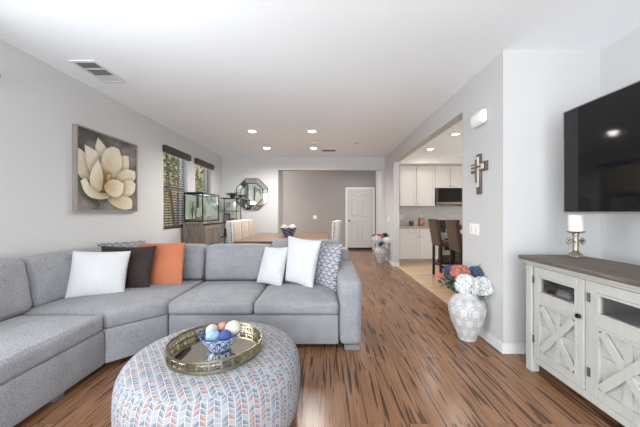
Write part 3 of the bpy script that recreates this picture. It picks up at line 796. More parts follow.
def ottoman():
    t = thing('ottoman', 'large round upholstered ottoman with blue and coral chevron print', 'ottoman', tuple(OC))
    prof = [(0.0, 0.447), (0.10, 0.447), (0.2, 0.446), (0.3, 0.444), (0.38, 0.440), (0.43, 0.434), (0.47, 0.424), (0.50, 0.410), (0.522, 0.390), (0.535, 0.368), (0.543, 0.34), (0.548, 0.30), (0.55, 0.24), (0.548, 0.17), (0.542, 0.11), (0.535, 0.07), (0.50, 0.055), (0.0, 0.055)]
    prof = [(r*0.95, z) for r, z in prof]; seg = 96; verts = []; faces = []; fuv = []
    cut = 0.48; ang = math.radians(-38); ca, sa = math.cos(ang), math.sin(ang)
    arc = [0]
    for (r0, z0), (r1, z1) in zip(prof, prof[1:]): arc.append(arc[-1]+math.hypot(r1-r0, z1-z0))
    rings = []
    for r, z in prof:
        if r == 0: rings.append([len(verts)]); verts.append((0, 0, z))
        else:
            rings.append(list(range(len(verts), len(verts)+seg)))
            for k in range(seg): verts.append((r*math.cos(2*PI*k/seg), r*math.sin(2*PI*k/seg), z))
    for i in range(len(prof)-1):
        side = (prof[i][0]+prof[i+1][0])/2 > cut and prof[i+1][1] < 0.405
        for k in range(seg):
            k2 = k+1
            A, Bq = rings[i], rings[i+1]
            q = [(i, k), (i+1, k), (i+1, k2), (i, k2)]
            if len(A) == 1: q = [(i, k), (i+1, k), (i+1, k2)]
            if len(Bq) == 1: q = [(i, k), (i+1, k), (i, k2)]
            f = []; uvq = []
            for a, kk in q:
                R = rings[a]; vi = R[0] if len(R) == 1 else R[kk % seg]; f.append(vi)
                if side: uvq.append((kk/seg*2*PI*0.517+10, -arc[a]))
                else:
                    x, y, _ = verts[vi]; sc_ = arc[a]/max(prof[a][0], 1e-6) if prof[a][0] > 0 else 1
                    x *= sc_; y *= sc_; uvq.append((x*ca-y*sa+10.02, x*sa+y*ca+5))
            faces.append(f); fuv += uvq
    me = bpy.data.meshes.new('upholstery'); me.from_pydata([(OC.x+x, OC.y+y, z) for x, y, z in verts], [], faces)
    ul = me.uv_layers.new(name='UVMap')
    for i, q in enumerate(fuv): ul.data[i].uv = q
    finish('upholstery', me, ottoman_mat(), t, True)
    LEG = plain('ottoman_leg', (0.05, 0.04, 0.035), 0.5)
    for k in range(4):
        a = PI/4+k*PI/2
        P('leg', lathe(B(), [(0, 0), (0.022, 0), (0.03, 0.056), (0, 0.056)], (OC.x+0.4*math.cos(a), OC.y+0.4*math.sin(a), 0), 16), LEG, t, True)
ottoman()
BRASS = plain('antique_brass', (0.27, 0.235, 0.165), 0.42, 1.0, var=0.15)
TZ = 0.4475
def tray():
    c = (-0.653, 1.712, 0); R = 0.265
    t = thing('serving_tray', 'round brass gallery tray with a mirrored base on the ottoman', 'tray', (c[0], c[1], TZ))
    P('mirror_base', lathe(B(), [(0, TZ+0.008), (R-0.004, TZ+0.008), (R-0.004, TZ+0.010), (0, TZ+0.010)], c, 64), plain('tray_mirror', (0.84, 0.82, 0.74), 0.03, 1.0, var=0), t)
    bm = B(); lathe(bm, [(0, TZ), (R+0.004, TZ), (R+0.004, TZ+0.016), (R-0.002, TZ+0.016), (R-0.002, TZ+0.0078), (0, TZ+0.0078)], c, 64)
    P('base_rim', bm, BRASS, t, auto=40)
    bm = B()
    lathe(bm, [(R-0.003, TZ+0.054), (R+0.004, TZ+0.054), (R+0.004, TZ+0.064), (R-0.003, TZ+0.064), (R-0.003, TZ+0.054)], c, 64)
    P('top_rail', bm, BRASS, t, auto=40)
    first = None
    for k in range(28):
        if first is None:
            bm = B(); box(bm, R-0.002, R+0.002, -0.0035, 0.0035, 0.016, 0.054)
            me = bpy.data.meshes.new('gallery_bar'); bm.to_mesh(me); bm.free(); first = finish('gallery_bar', me, BRASS, t, False, local=True); o = first
        else: o = first.copy(); C.objects.link(o)
        o.rotation_euler = (0, 0, 2*PI*k/28)
    bm = B()
    lathe(bm, [(R-0.0005, TZ+0.016), (R+0.0005, TZ+0.016), (R+0.0005, TZ+0.054), (R-0.0005, TZ+0.054), (R-0.0005, TZ+0.016)], c, 64)
    P('gallery_glass', bm, clear_glass('smoked_glass', (0.80, 0.77, 0.68), 0.12), t, True)
tray()

def deco_ball(name, c, r, col, label, grp, kind='yarn', flat=None):
    bm = bmesh.new(); bmesh.ops.create_icosphere(bm, subdivisions=4, radius=r)
    rnd = random.Random(int(c[0]*1e4)); axes = [Vector((rnd.gauss(0, 1), rnd.gauss(0, 1), rnd.gauss(0, 1))).normalized() for _ in range(30)]
    for v in bm.verts:
        n = v.co.normalized(); best = max(a.dot(n) for a in axes)
        v.co *= 1+0.10*(best-0.93)*4 if kind != 'plain' else 1
        if flat: v.co = Vector((v.co.x, v.co.y*flat, v.co.z))
        v.co += Vector(c)
    t = thing(name, label, 'decorative ball', tuple(c), 0, grp)
    P('ball', bm, fabric('ball_'+label[:8].replace(' ', '_'), tuple(k*0.75 for k in col), col, 120, 0.4), t, True)

def scallop_bowl(c, R, hgt, name, label, mat):
    """flared bowl with scalloped rim on a footed base (pattern in vertex colours)"""
    t = thing(name, label, 'bowl', c)
    seg = 96
    prof = [(0.0, 0.0), (0.48, 0.0), (0.50, 0.05), (0.56, 0.16), (0.66, 0.34), (0.77, 0.52), (0.88, 0.72), (0.95, 0.86), (1.0, 1.0), (0.965, 1.0), (0.91, 0.85), (0.80, 0.62), (0.62, 0.34), (0.3, 0.12), (0.0, 0.10)]
    # densify
    P2 = []
    for (a, b), (d, e) in zip(prof, prof[1:]):
        for k in range(5): P2.append((a+(d-a)*k/5, b+(e-b)*k/5))
    P2.append(prof[-1]); verts = []; cols = []; rings = []
    for r, z in P2:
        ring = []
        for k in range(seg):
            a = 2*PI*k/seg; sca = 1+0.10*abs(math.cos(a*5))*max(0, z-0.55)
            zz = z*hgt*(1+(0.14*(abs(math.cos(a*5))-0.5) if z > 0.6 else 0)*(z-0.6)/0.4)
            ring.append(len(verts)); verts.append((c[0]+R*r*sca*math.cos(a), c[1]+R*r*sca*math.sin(a), c[2]+zz))
            pu = a*11/(2*PI); pv = z*3.4
            q = ((pu+0.5*(int(pv) % 2)) % 1-0.5, pv % 1-0.5); d = math.hypot(*q)
            p = 0.5+0.5*math.sin(d*16+2*math.sin(pu*6.28*2)+1.5*math.sin(pv*5))
            if z > 0.93 or z < 0.06: p = 0
            p = 1 if p > 0.64 else 0
            cols.append((0.018, 0.038, 0.15, 1) if p == 0 else (0.40, 0.46, 0.54, 1))
        rings.append(ring)
    faces = []
    for a, b in zip(rings, rings[1:]):
        for k in range(seg): faces.append((a[k], b[k], b[(k+1) % seg], a[(k+1) % seg]))
    me = bpy.data.meshes.new('bowl_body'); me.from_pydata(verts, [], faces)
    ca = me.color_attributes.new('Col', 'FLOAT_COLOR', 'POINT'); ca.data.foreach_set('color', [x for q in cols for x in q])
    finish('bowl_body', me, mat, t, True)
    return t
PORC = attr_mat('blue_white_porcelain', 0.15, 0.6)
bz = TZ+0.0105
bc = (-0.628, 1.70, bz)
scallop_bowl(bc, 0.118, 0.098, 'scalloped_bowl', 'blue and white scalloped porcelain bowl standing on the brass tray', PORC)
g = 'decorative balls in the blue and white bowl'
deco_ball('decorative_ball', (-0.563, 1.74, 0.560), 0.048, (0.58, 0.54, 0.45), 'large cream decorative ball, highest on the right of the porcelain bowl', g)
deco_ball('decorative_ball', (-0.653, 1.655, 0.550), 0.039, (0.27, 0.38, 0.54), 'pale blue decorative ball at the front left of the porcelain bowl', g)
deco_ball('decorative_ball', (-0.578, 1.652, 0.556), 0.034, (0.05, 0.075, 0.25), 'deep blue decorative ball at the front of the porcelain bowl', g)
deco_ball('decorative_ball', (-0.636, 1.765, 0.562), 0.028, (0.50, 0.25, 0.185), 'coral decorative ball at the back of the porcelain bowl', g)
deco_ball('decorative_ball', (-0.688, 1.732, 0.553), 0.036, (0.54, 0.50, 0.44), 'off white decorative ball behind the pale blue one in the bowl', g)

# ------------------------------------------------------------------ television console
CW = wood('washed_white_wood', (0.415, 0.41, 0.38), (0.44, 0.435, 0.405), (0.46, 0.455, 0.425), 'z', 1.0, 0.5, 0.02)
CT = wood('weathered_brown_top', (0.065, 0.05, 0.039), (0.115, 0.092, 0.074), (0.175, 0.145, 0.122), 'y', 1.4, 0.5, 0.1)
def console():
    t = thing('console_cabinet', 'distressed white farmhouse console with barn door fronts under the television', 'cabinet', (1.87, 1.35, 0))
    xf, xb = 1.665, 2.085; ya, yb = 0.33, 2.335
    bm = B()
    box(bm, xf+0.02, xb, ya+0.03, ya+0.05, 0.085, 0.845); box(bm, xf+0.02, xb, yb-0.04, yb-0.012, 0.085, 0.845)
    box(bm, xb-0.012, xb, ya+0.05, yb-0.04, 0.085, 0.845); box(bm, xf+0.03, xb-0.012, ya+0.05, yb-0.04, 0.13, 0.15)
    for d in (1.79, 1.315, 0.84): box(bm, xf+0.03, xb-0.012, d-0.009, d+0.009, 0.15, 0.845)
    P('carcass', bm, CW, t)
    P('shelf', box(B(), xf+0.06, xb-0.013, ya+0.051, yb-0.041, 0.608, 0.626), plain('interior_panel', (0.72, 0.72, 0.72), 0.5), t)
    bm = B(); box(bm, 1.612, 2.10, ya-0.04, yb+0.04, 0.888, 0.920, 0.008, 2); P('top', bm, CT, t, label='weathered grey brown plank top')
    bm = B(); box(bm, 1.640, 2.09, ya-0.018, yb+0.018, 0.862, 0.8875, 0.006, 2); box(bm, 1.652, 2.088, ya-0.008, yb+0.008, 0.8455, 0.8625, 0.004, 1); P('crown_moulding', bm, CW, t)
    bm = B(); box(bm, xf, xf+0.03, ya+0.066, yb-0.066, 0.082, 0.13, 0.003, 1)
    for d in (1.79, 1.315, 0.84): box(bm, xf, xf+0.029, d-0.029, d+0.029, 0.13, 0.8445, 0.002, 1)
    P('face_frame', bm, CW, t)
    for y in (ya, yb-0.065):
        for x in (1.648, 2.02): P('leg_post', box(B(), x, x+0.065, y, y+0.065, 0, 0.845, 0.004, 1), CW, t)
    HNG = plain('hinge_iron', (0.12, 0.12, 0.12), 0.5, 0.7)
    for i in range(4):
        y1 = 2.235+0.024-i*0.475; y0 = y1-0.436
        st_ = 0.05; x0 = xf-0.006; x1 = xf+0.016
        bm = B()
        box(bm, x0, x1, y0, y0+st_, 0.136, 0.842, 0.002, 1); box(bm, x0, x1, y1-st_, y1, 0.136, 0.842, 0.002, 1)
        for a, b in ((0.136, 0.185), (0.575, 0.645), (0.782, 0.842)): box(bm, x0, x1, y0+st_, y1-st_, a, b, 0.002, 1)
        # raised inner moulding round the glass and the lower panel
        for a, b in ((0.185, 0.575), (0.645, 0.782)):
            w = 0.014; xm = x0-0.005
            box(bm, xm, x1-0.004, y0+st_, y0+st_+w, a, b); box(bm, xm, x1-0.004, y1-st_-w, y1-st_, a, b)
            box(bm, xm, x1-0.004, y0+st_+w, y1-st_-w, a, a+w); box(bm, xm, x1-0.004, y0+st_+w, y1-st_-w, b-w, b)
        d = P('door', bm, CW, t)
        P('glass', box(B(), x0+0.009, x0+0.012, y0+st_, y1-st_, 0.645, 0.782), CABGLASS, d)
        bm = B(); pa, pb = y0+st_+0.014, y1-st_-0.014; za, zb = 0.199, 0.561; mid = (pa+pb)/2; zm = (za+zb)/2
        box(bm, x0+0.018, x1-0.001, pa-0.01, pb+0.01, za-0.01, zb+0.01)
        box(bm, x0+0.009, x0+0.018, mid-0.024, mid+0.024, za, zb); box(bm, x0+0.0095, x0+0.018, pa, pb, zm-0.024, zm+0.024)
        P('lower_panel', bm, CW, d)
        bm = B()
        L = math.hypot(pb-pa, zb-za)
        for sgn in (1, -1):
            a = Vector((x0+0.002+0.001*sgn, pa+0.012, zm-sgn*(zb-za)/2+sgn*0.012)); b = Vector((x0+0.002+0.001*sgn, pb-0.012, zm+sgn*(zb-za)/2-sgn*0.012))
            bar(bm, a, b, 0.014, 0.046, up=Vector((0, -(b-a).z, (b-a).y)))
        P('cross_brace', bm, CW, d)
        for z in (0.27, 0.74):
            yh = y1+0.004 if i % 2 == 0 else y1+0.004
            bm = B(); box(bm, x0-0.004, x0-0.0005, yh-0.012, yh+0.012, z-0.028, z+0.028, 0.001, 1); cyl(bm, (x0-0.005, yh, z-0.028), (x0-0.005, yh, z+0.028), 0.004, seg=8); P('hinge', bm, HNG, d)
        if i in (0, 3):
            yk = y0+0.024 if i == 0 else y0+0.024
            bm = B(); cyl(bm, (x0, yk, 0.60), (x0-0.016, yk, 0.60), 0.006); lathe_k = cyl(bm, (x0-0.014, yk, 0.60), (x0-0.026, yk, 0.60), 0.017, 0.014, 20); P('knob', bm, BLACKM, d, auto=40)
console()
# things seen through the console glass
t = tag(P('book', box(B(), 1.80, 1.98, 2.09, 2.22, 0.6265, 0.655, 0.003, 1), plain('white_cover', (0.8, 0.8, 0.8), 0.5)), 'white bound book, lower of two behind the left console glass', 'book', 'books in the console')
t = tag(P('book', box(B(), 1.81, 1.97, 2.10, 2.21, 0.656, 0.674, 0.003, 1), plain('pale_blue_cover', (0.45, 0.52, 0.62), 0.5)), 'pale blue book, upper of two behind the left console glass', 'book', 'books in the console')
bm = B(); rbox(bm, 1.78, 1.94, 1.90, 2.06, 0.627, 0.70, 0.03, n=3, m=3)
tag(P('router', bm, plain('navy_plastic', (0.02, 0.022, 0.05), 0.35), None, True), 'dark rounded device behind the left console glass', 'device')

# candle holder
def candle():
    c = Vector((2.005, 2.275, 0.9205))
    t = thing('candle_holder', 'pewter cross candle holder standing at the end of the console', 'candle holder', tuple(c))
    PEW = plain('aged_pewter', (0.36, 0.31, 0.245), 0.42, 0.85, var=0.25, scale=60, bump=0.2)
    P('foot', lathe(B(), [(0, 0), (0.055, 0), (0.057, 0.008), (0.048, 0.014), (0.038, 0.024), (0.022, 0.034), (0.014, 0.045), (0, 0.045)], c, 28), PEW, t, True)
    bm = B(); lathe(bm, [(0, 0.03), (0.024, 0.034), (0.017, 0.055), (0.022, 0.085), (0.018, 0.11), (0.022, 0.125), (0.017, 0.15), (0.022, 0.17), (0.026, 0.19), (0, 0.19)], c, 20)
    P('stem', bm, PEW, t, True)
    bm = B()
    for s in (-1, 1):
        tube(bm, [c+Vector((0.010*s, 0, 0.122)), c+Vector((0.03*s, 0, 0.122)), c+Vector((0.055*s, 0, 0.122))], [0.015, 0.011, 0.015], 10)
        for q in ((0.068, 0.122), (0.056, 0.138), (0.056, 0.106)): ball(bm, c+Vector((q[0]*s, 0, q[1])), 0.012, 10)
    P('cross_arms', bm, PEW, t, True)
    P('drip_plate', lathe(B(), [(0, 0.188), (0.05, 0.190), (0.062, 0.197), (0.062, 0.201), (0, 0.201)], c, 32), PEW, t, True)
    c2 = c+Vector((0, 0, 0.2015))
    t2 = thing('pillar_candle', 'ivory pillar candle on the pewter cross holder', 'candle', tuple(c2))
    P('wax', lathe(B(), [(0, 0), (0.047, 0), (0.048, 0.004), (0.048, 0.128), (0.044, 0.133), (0.02, 0.128), (0, 0.128)], c2, 32), plain('ivory_wax', (0.80, 0.78, 0.68), 0.5), t2, True)
candle()

# ------------------------------------------------------------------ television
def tv():
    X = 1.95; y0, y1, z0, z1 = 0.88, 2.325, 1.263, 2.09
    t = thing('television', 'large black flat television on an extended wall mount', 'television', (X, (y0+y1)/2, z0))
    SCR = NT('black_screen'); SCR.base((0.006, 0.006, 0.007)); SCR.setp(0.06, 0, 0.4)
    P('screen', box(B(), X-0.002, X+0.012, y0+0.008, y1-0.008, z0+0.014, z1-0.008), SCR.m, t)
    bm = B(); fw = 0.008
    box(bm, X-0.005, X+0.03, y0, y0+fw, z0, z1); box(bm, X-0.005, X+0.03, y1-fw, y1, z0, z1); box(bm, X-0.005, X+0.03, y0+fw, y1-fw, z1-fw, z1); box(bm, X-0.005, X+0.03, y0+fw, y1-fw, z0, z0+0.014)
    P('bezel', bm, plain('silver_bezel', (0.42, 0.42, 0.43), 0.35, 0.9), t, label='thin silver bezel')
    P('housing', box(B(), X+0.0125, X+0.05, y0+0.009, y1-0.009, z0+0.015, z1-0.009, 0.005, 1), plain('black_housing', (0.02, 0.02, 0.02), 0.5), t)
    bm = B(); box(bm, X+0.0505, X+0.07, 1.40, 1.75, 1.45, 1.90); bar(bm, (X+0.07, 1.58, 1.68), (2.28, 1.75, 1.68), 0.04, 0.06); bar(bm, (2.28, 1.75, 1.68), (2.475, 1.58, 1.68), 0.04, 0.06); box(bm, 2.47, 2.4895, 1.42, 1.74, 1.50, 1.86)
    P('mount_arm', bm, BLACKM, t)
tv()

# ------------------------------------------------------------------ vases and flowers
def vase(c, s, name, label):
    t = thing(name, label, 'vase', tuple(c))
    prof = [(0.0, 0.0), (0.080, 0.0), (0.085, 0.006), (0.095, 0.05), (0.122, 0.11), (0.152, 0.19), (0.172, 0.27), (0.177, 0.32), (0.168, 0.365), (0.140, 0.405), (0.108, 0.428), (0.096, 0.445), (0.095, 0.462), (0.106, 0.478), (0.108, 0.484), (0.100, 0.484), (0.088, 0.462), (0.088, 0.44), (0.10, 0.41), (0.10, 0.30), (0, 0.28)]
    P2 = []
    for (a, b), (d, e) in zip(prof, prof[1:]):
        n = max(2, int(math.hypot(d-a, e-b)/0.004))
        for k in range(n): P2.append((a+(d-a)*k/n, b+(e-b)*k/n))
    P2.append(prof[-1]); seg = 192; verts = []; cols = []
    nc = 10
    for r, z in P2:
        for k in range(seg):
            a = 2*PI*k/seg; verts.append((c[0]+s*r*math.cos(a), c[1]+s*r*math.sin(a), c[2]+s*z))
            u = a/(2*PI)*nc; v = z/0.10
            dm = 9
            for jr in (math.floor(v)-1, math.floor(v), math.floor(v)+1, math.floor(v)+2):
                off = 0.5*(jr % 2)
                for iu in (math.floor(u-off), math.floor(u-off)+1):
                    for da in (0,):
                        d = math.hypot((u-off-iu), (v-jr))
                        dm = min(dm, abs(d-0.66), abs(d-0.42))
            w = 0.045
            line = dm < w and z < 0.425 and z > 0.01
            cols.append((0.40, 0.39, 0.39, 1) if line else (0.56, 0.555, 0.55, 1))
    faces = []; n = len(P2)
    for i in range(n-1):
        for k in range(seg): faces.append((i*seg+k, i*seg+(k+1) % seg, (i+1)*seg+(k+1) % seg, (i+1)*seg+k))
    me = bpy.data.meshes.new('vase_body'); me.from_pydata(verts, [], faces)
    ca = me.color_attributes.new('Col', 'FLOAT_COLOR', 'POINT'); ca.data.foreach_set('color', [x for q in cols for x in q])
    finish('vase_body', me, attr_mat('carved_ceramic', 0.4, 0.4), t, True)
def hydrangea(c, r, col, label, grp, root, n=70, seed=1, sq=(1, 1, 0.85)):
    """bloom of many four-petalled florets on a stem"""
    t = thing('hydrangea', label, 'flower', tuple(root), 0, grp)
    rnd = random.Random(seed); bm = B(); c = Vector(c)
    ga = PI*(3-5**0.5)
    for i in range(n):
        zz = 1-1.75*(i+0.5)/n; rr = math.sqrt(max(0, 1-zz*zz)); a = ga*i+rnd.uniform(-.2, .2)
        d = Vector((rr*math.cos(a), rr*math.sin(a), zz)); p = c+Vector((d.x*sq[0], d.y*sq[1], d.z*sq[2]))*r*rnd.uniform(0.9, 1.05)
        x = d.orthogonal().normalized(); y = d.cross(x); ps = r*0.34*rnd.uniform(0.85, 1.15); th = rnd.uniform(0, PI)
        for k in range(4):
            an = th+k*PI/2; e = x*math.cos(an)+y*math.sin(an); f = d.cross(e)
            v = [bm.verts.new(p), bm.verts.new(p+e*ps*0.6+f*ps*0.42+d*ps*0.45), bm.verts.new(p+e*ps+d*ps*0.38), bm.verts.new(p+e*ps*0.6-f*ps*0.42+d*ps*0.45)]
            bm.faces.new(v)
    ball(bm, c, r*0.80, 14, sq)
    P('bloom', bm, plain('petal_'+str(seed), col, 0.75, var=0.22, scale=60), t, False)
    P('stem', tube(B(), [c-Vector((0, 0, r*0.5)), (c+Vector(root))/2+Vector((0, 0, 0.02)), Vector(root)], 0.004, 6), LEAFD, t, True)
def sprig(base, tip, n, size, mat, label, grp, seed=1):
    t = thing('leaf_sprig', label, 'leaves', tuple(base), 0, grp); rnd = random.Random(seed)
    base, tip = Vector(base), Vector(tip); mid = (base+tip)/2+Vector((0, 0, 0.03))
    P('stem', tube(B(), [base, mid, tip], 0.0025, 5), mat, t, True)
    bm = B()
    for i in range(n):
        f = 0.35+0.65*(i+0.5)/n; p = mid+(tip-mid)*(f-0.5)*2 if f > 0.5 else base+(mid-base)*f*2
        d = (tip-base).normalized()*0.5+Vector((rnd.uniform(-1, 1), rnd.uniform(-1, 1), rnd.uniform(-.6, .8)))
        leaf_quad(bm, p, d.normalized()*size*rnd.uniform(.8, 1.2), size*0.85, Vector((rnd.uniform(-.3, .3), rnd.uniform(-.3, .3), 1)))
    P('leaves', bm, mat, t)
LEAFB = plain('blue_green_leaf', (0.10, 0.16, 0.14), 0.6, var=0.3)
CORAL, BLUEF, WHT = (0.47, 0.17, 0.13), (0.055, 0.085, 0.20), (0.68, 0.69, 0.68)
v1 = Vector((1.43, 2.865, 0)); vase(v1, 1.0, 'floor_vase', 'tall white carved floor vase beside the wall under the switch plate')
g = 'flowers in the near floor vase'; rt = v1+Vector((0, 0, 0.40))
def near(px, py, y): return W(px, py, y)
hydrangea(near(466.5, 285, 2.76), 0.098, WHT, 'large white hydrangea bloom, left of the two at the vase front', g, rt+Vector((0, -.02, 0)), 110, 11)
hydrangea(near(482.0, 286, 2.80), 0.090, WHT, 'white hydrangea bloom at the right of the near vase, against the wall', g, rt+Vector((.02, 0, 0)), 100, 12)
hydrangea(near(459.5, 273.5, 2.90), 0.088, CORAL, 'coral hydrangea bloom above the left white one in the near vase', g, rt+Vector((-.02, .02, 0)), 90, 13)
hydrangea(near(449.5, 270.5, 2.98), 0.058, BLUEF, 'deep blue hydrangea bloom at the left of the near vase', g, rt+Vector((-.03, .03, 0)), 60, 14)
hydrangea(near(475.0, 273.0, 2.95), 0.070, (0.07, 0.095, 0.18), 'dark blue hydrangea bloom behind the white ones in the near vase', g, rt+Vector((.02, .04, 0)), 60, 15)
hydrangea(near(439.5, 275.5, 2.90), 0.030, (0.62, 0.16, 0.14), 'small red flower poking out at the far left of the near vase', g, rt+Vector((-.04, .0, 0)), 30, 16)
g2 = 'leaf sprigs in the near floor vase'
sprig(rt, near(441, 283, 2.80), 12, 0.055, LEAFD, 'dark green leaf sprig drooping left from the near vase', g2, 1)
sprig(rt, near(452, 281, 2.80), 22, 0.07, LEAFB, 'grey green leaf spray under the blue bloom of the near vase', g2, 12)
sprig(rt, near(470, 277, 2.86), 14, 0.06, LEAFD, 'dark leaves between the coral and dark blue blooms of the near vase', g2, 13)
sprig(rt, near(450, 289, 2.74), 12, 0.06, LEAFD, 'dark green leaf sprig below the coral bloom of the near vase', g2, 2)
sprig(rt, near(480.5, 263, 2.95), 7, 0.030, LEAFB, 'thin blue green sprig sticking up beside the wall from the near vase', g2, 3)
sprig(rt, near(484, 299, 2.78), 9, 0.045, LEAFB, 'blue green sprig drooping right below the white blooms', g2, 4)
sprig(rt, near(467, 268, 3.0), 10, 0.06, LEAFB, 'grey green leaf sprig behind the coral bloom of the near vase', g2, 5)
sprig(rt, near(444, 272, 2.95), 18, 0.06, LEAFB, 'grey green leaf sprig beside the small red flower', g2, 6)
sprig(rt, near(446, 278, 2.84), 20, 0.065, LEAFD, 'broad dark green leaves at the left of the near vase', g2, 10)
sprig(rt, near(456, 283, 2.76), 18, 0.065, LEAFD, 'broad dark green leaves between the coral and white blooms', g2, 11)

v2 = Vector((1.40, 7.15, 0)); vase(v2, 0.93, 'floor_vase', 'white floor vase standing by the hall opening far across the room')
g = 'flowers in the far floor vase'; rt = v2+Vector((0, 0, 0.38))
hydrangea(W(376.8, 239.5, 6.98), 0.098, WHT, 'white hydrangea bloom, left of the two in the far vase', g, rt, 50, 21)
hydrangea(W(387.0, 240.5, 7.05), 0.088, (0.78, 0.78, 0.74), 'white hydrangea bloom, right of the two in the far vase', g, rt, 50, 22)
hydrangea(W(380.8, 236.2, 7.2), 0.065, CORAL, 'coral hydrangea bloom at the top of the far vase', g, rt, 40, 23)
hydrangea(W(373.5, 235.8, 7.15), 0.045, CORAL, 'small coral bloom at the left edge of the far vase', g, rt, 30, 24)
hydrangea(W(385.0, 235.6, 7.25), 0.07, (0.025, 0.025, 0.03), 'dark bloom at the upper right of the far vase', g, rt, 40, 25)
g2 = 'leaf sprigs in the far floor vase'
sprig(rt, W(390.2, 238, 7.1), 9, 0.09, LEAFD, 'dark leaf sprig reaching right from the far vase', g2, 7)
sprig(rt, W(381.5, 244, 6.98), 14, 0.10, LEAFD, 'dark leaf sprig between the far vase white blooms', g2, 8)
sprig(rt, W(377, 234, 7.2), 9, 0.09, LEAFD, 'dark leaf sprig at the top left of the far vase', g2, 9)

# ------------------------------------------------------------------ dining area
TWOOD = wood('honey_table_wood', (0.11, 0.065, 0.037), (0.18, 0.110, 0.066), (0.26, 0.17, 0.108), 'x', 1.0, 0.35, 0.05)
def table():
    t = thing('dining_table', 'large square honey brown wooden dining table behind the sofa', 'table', (-0.78, 5.95, 0))
    P('tabletop', box(B(), -1.60, 0.06, 4.95, 6.98, 0.70, 0.765, 0.006, 2), TWOOD, t)
    bm = B(); box(bm, -1.48, -0.06, 5.09, 5.12, 0.62, 0.70); box(bm, -1.48, -0.06, 6.80, 6.83, 0.62, 0.70); box(bm, -1.48, -1.45, 5.12, 6.80, 0.62, 0.70); box(bm, -0.09, -0.06, 5.12, 6.80, 0.62, 0.70)
    P('apron', bm, TWOOD, t)
    for x in (-1.50, -0.14):
        for y in (5.00, 6.83): P('leg', box(B(), x, x+0.10, y, y+0.10, 0, 0.699, 0.006, 1), TWOOD, t)
table()
PEACH = fabric('peach_upholstery', (0.38, 0.29, 0.235), (0.45, 0.355, 0.295), 120, 0.2)
CHW = fabric('ivory_upholstery', (0.50, 0.49, 0.48), (0.58, 0.57, 0.56), 120, 0.2)
CHL = plain('dark_chair_leg', (0.07, 0.045, 0.03), 0.4)
NAIL = plain('dark_nailhead', (0.05, 0.045, 0.04), 0.4, 0.8)
def chair():
    """faces +X; front face of the back at x=0"""
    t = thing('dining_chair', 'x', 'chair')
    lean = lambda q: Vector((q.x-max(0, q.z-0.45)*0.06, q.y, q.z))
    P('backrest', rbox(B(), -0.135, -0.012, -0.23, 0.23, 0.42, 1.11, 0.025, n=3, m=5, warp=lean), CHW, t, True)
    P('back_pad', rbox(B(), -0.030, 0.006, -0.205, 0.205, 0.47, 1.095, 0.016, (0.012, 0, 0), n=3, m=5, warp=lean), PEACH, t, True, label='peach inner back pad')
    P('seat', rbox(B(), -0.02, 0.44, -0.24, 0.24, 0.40, 0.50, 0.035, (0, 0, 0.015), n=3, m=5), PEACH, t, True)
    for x, y in ((-0.10, -0.19), (-0.10, 0.19), (0.39, -0.19), (0.39, 0.19)):
        P('leg', cyl(B(), (x, y, 0), (x, y, 0.42), 0.016, 0.026, 10), CHL, t, True)
    for s in (-1, 1):
        bm = B()
        for k in range(14):
            z = 0.49+k*0.045; ball(bm, (-0.042-max(0, z-0.45)*0.06, s*0.232, z), 0.012, 8)
        P('nailhead_trim', bm, NAIL, t, True)
    return t
ch = chair(); gch = 'nailhead dining chairs around the wooden table'
ch.location = (-1.655, 5.46, 0); ch['group'] = gch; ch['label'] = 'nailhead dining chair, nearest of three along the left table side'
dup(ch, (-1.66, 5.98, 0), 0, 'nailhead dining chair, middle of three along the left table side')
dup(ch, (-1.66, 6.50, 0), 0, 'nailhead dining chair, farthest of three along the left table side, near the mirror')
dup(ch, (0.13, 5.48, 0), PI-0.16, 'white nailhead dining chair alone on the right side of the wooden table')

def navy_bowl():
    c = Vector((-0.755, 5.88, 0.7655))
    t = thing('mosaic_bowl', 'navy and white mosaic bowl in the middle of the dining table', 'bowl', tuple(c))
    seg = 60; prof = [(0, 0), (0.085, 0), (0.09, 0.012), (0.10, 0.03), (0.12, 0.07), (0.145, 0.12), (0.172, 0.175), (0.178, 0.185), (0.17, 0.185), (0.13, 0.12), (0.09, 0.06), (0, 0.05)]
    P2 = []
    for (a, b), (d, e) in zip(prof, prof[1:]):
        for k in range(4): P2.append((a+(d-a)*k/4, b+(e-b)*k/4))
    P2.append(prof[-1]); verts = []; cols = []
    for i, (r, z) in enumerate(P2):
        for k in range(seg):
            a = 2*PI*k/seg; verts.append((c.x+r*math.cos(a), c.y+r*math.sin(a), c.z+z))
            q = (math.floor(k/3)+math.floor(z/0.022)) % 3
            cols.append((0.30, 0.36, 0.45, 1) if q == 0 else (0.015, 0.022, 0.07, 1))
    faces = [(i*seg+k, i*seg+(k+1) % seg, (i+1)*seg+(k+1) % seg, (i+1)*seg+k) for i in range(len(P2)-1) for k in range(seg)]
    me = bpy.data.meshes.new('bowl_body'); me.from_pydata(verts, [], faces)
    ca = me.color_attributes.new('Col', 'FLOAT_COLOR', 'POINT'); ca.data.foreach_set('color', [x for q in cols for x in q])
    finish('bowl_body', me, attr_mat('mosaic_glaze', 0.3, 0.5), t, True)
    g = 'decorative balls in the navy bowl'
    deco_ball('decorative_ball', (c.x-0.085, c.y-0.03, c.z+0.185), 0.065, (0.56, 0.52, 0.47), 'off white ball at the left of the navy bowl on the dining table', g)
    deco_ball('decorative_ball', (c.x+0.085, c.y-0.03, c.z+0.190), 0.068, (0.58, 0.55, 0.51), 'off white ball at the right of the navy bowl on the dining table', g)
    deco_ball('decorative_ball', (c.x, c.y+0.03, c.z+0.175), 0.06, (0.55, 0.22, 0.20), 'dusty red ball in the middle of the navy bowl on the dining table', g)
navy_bowl()

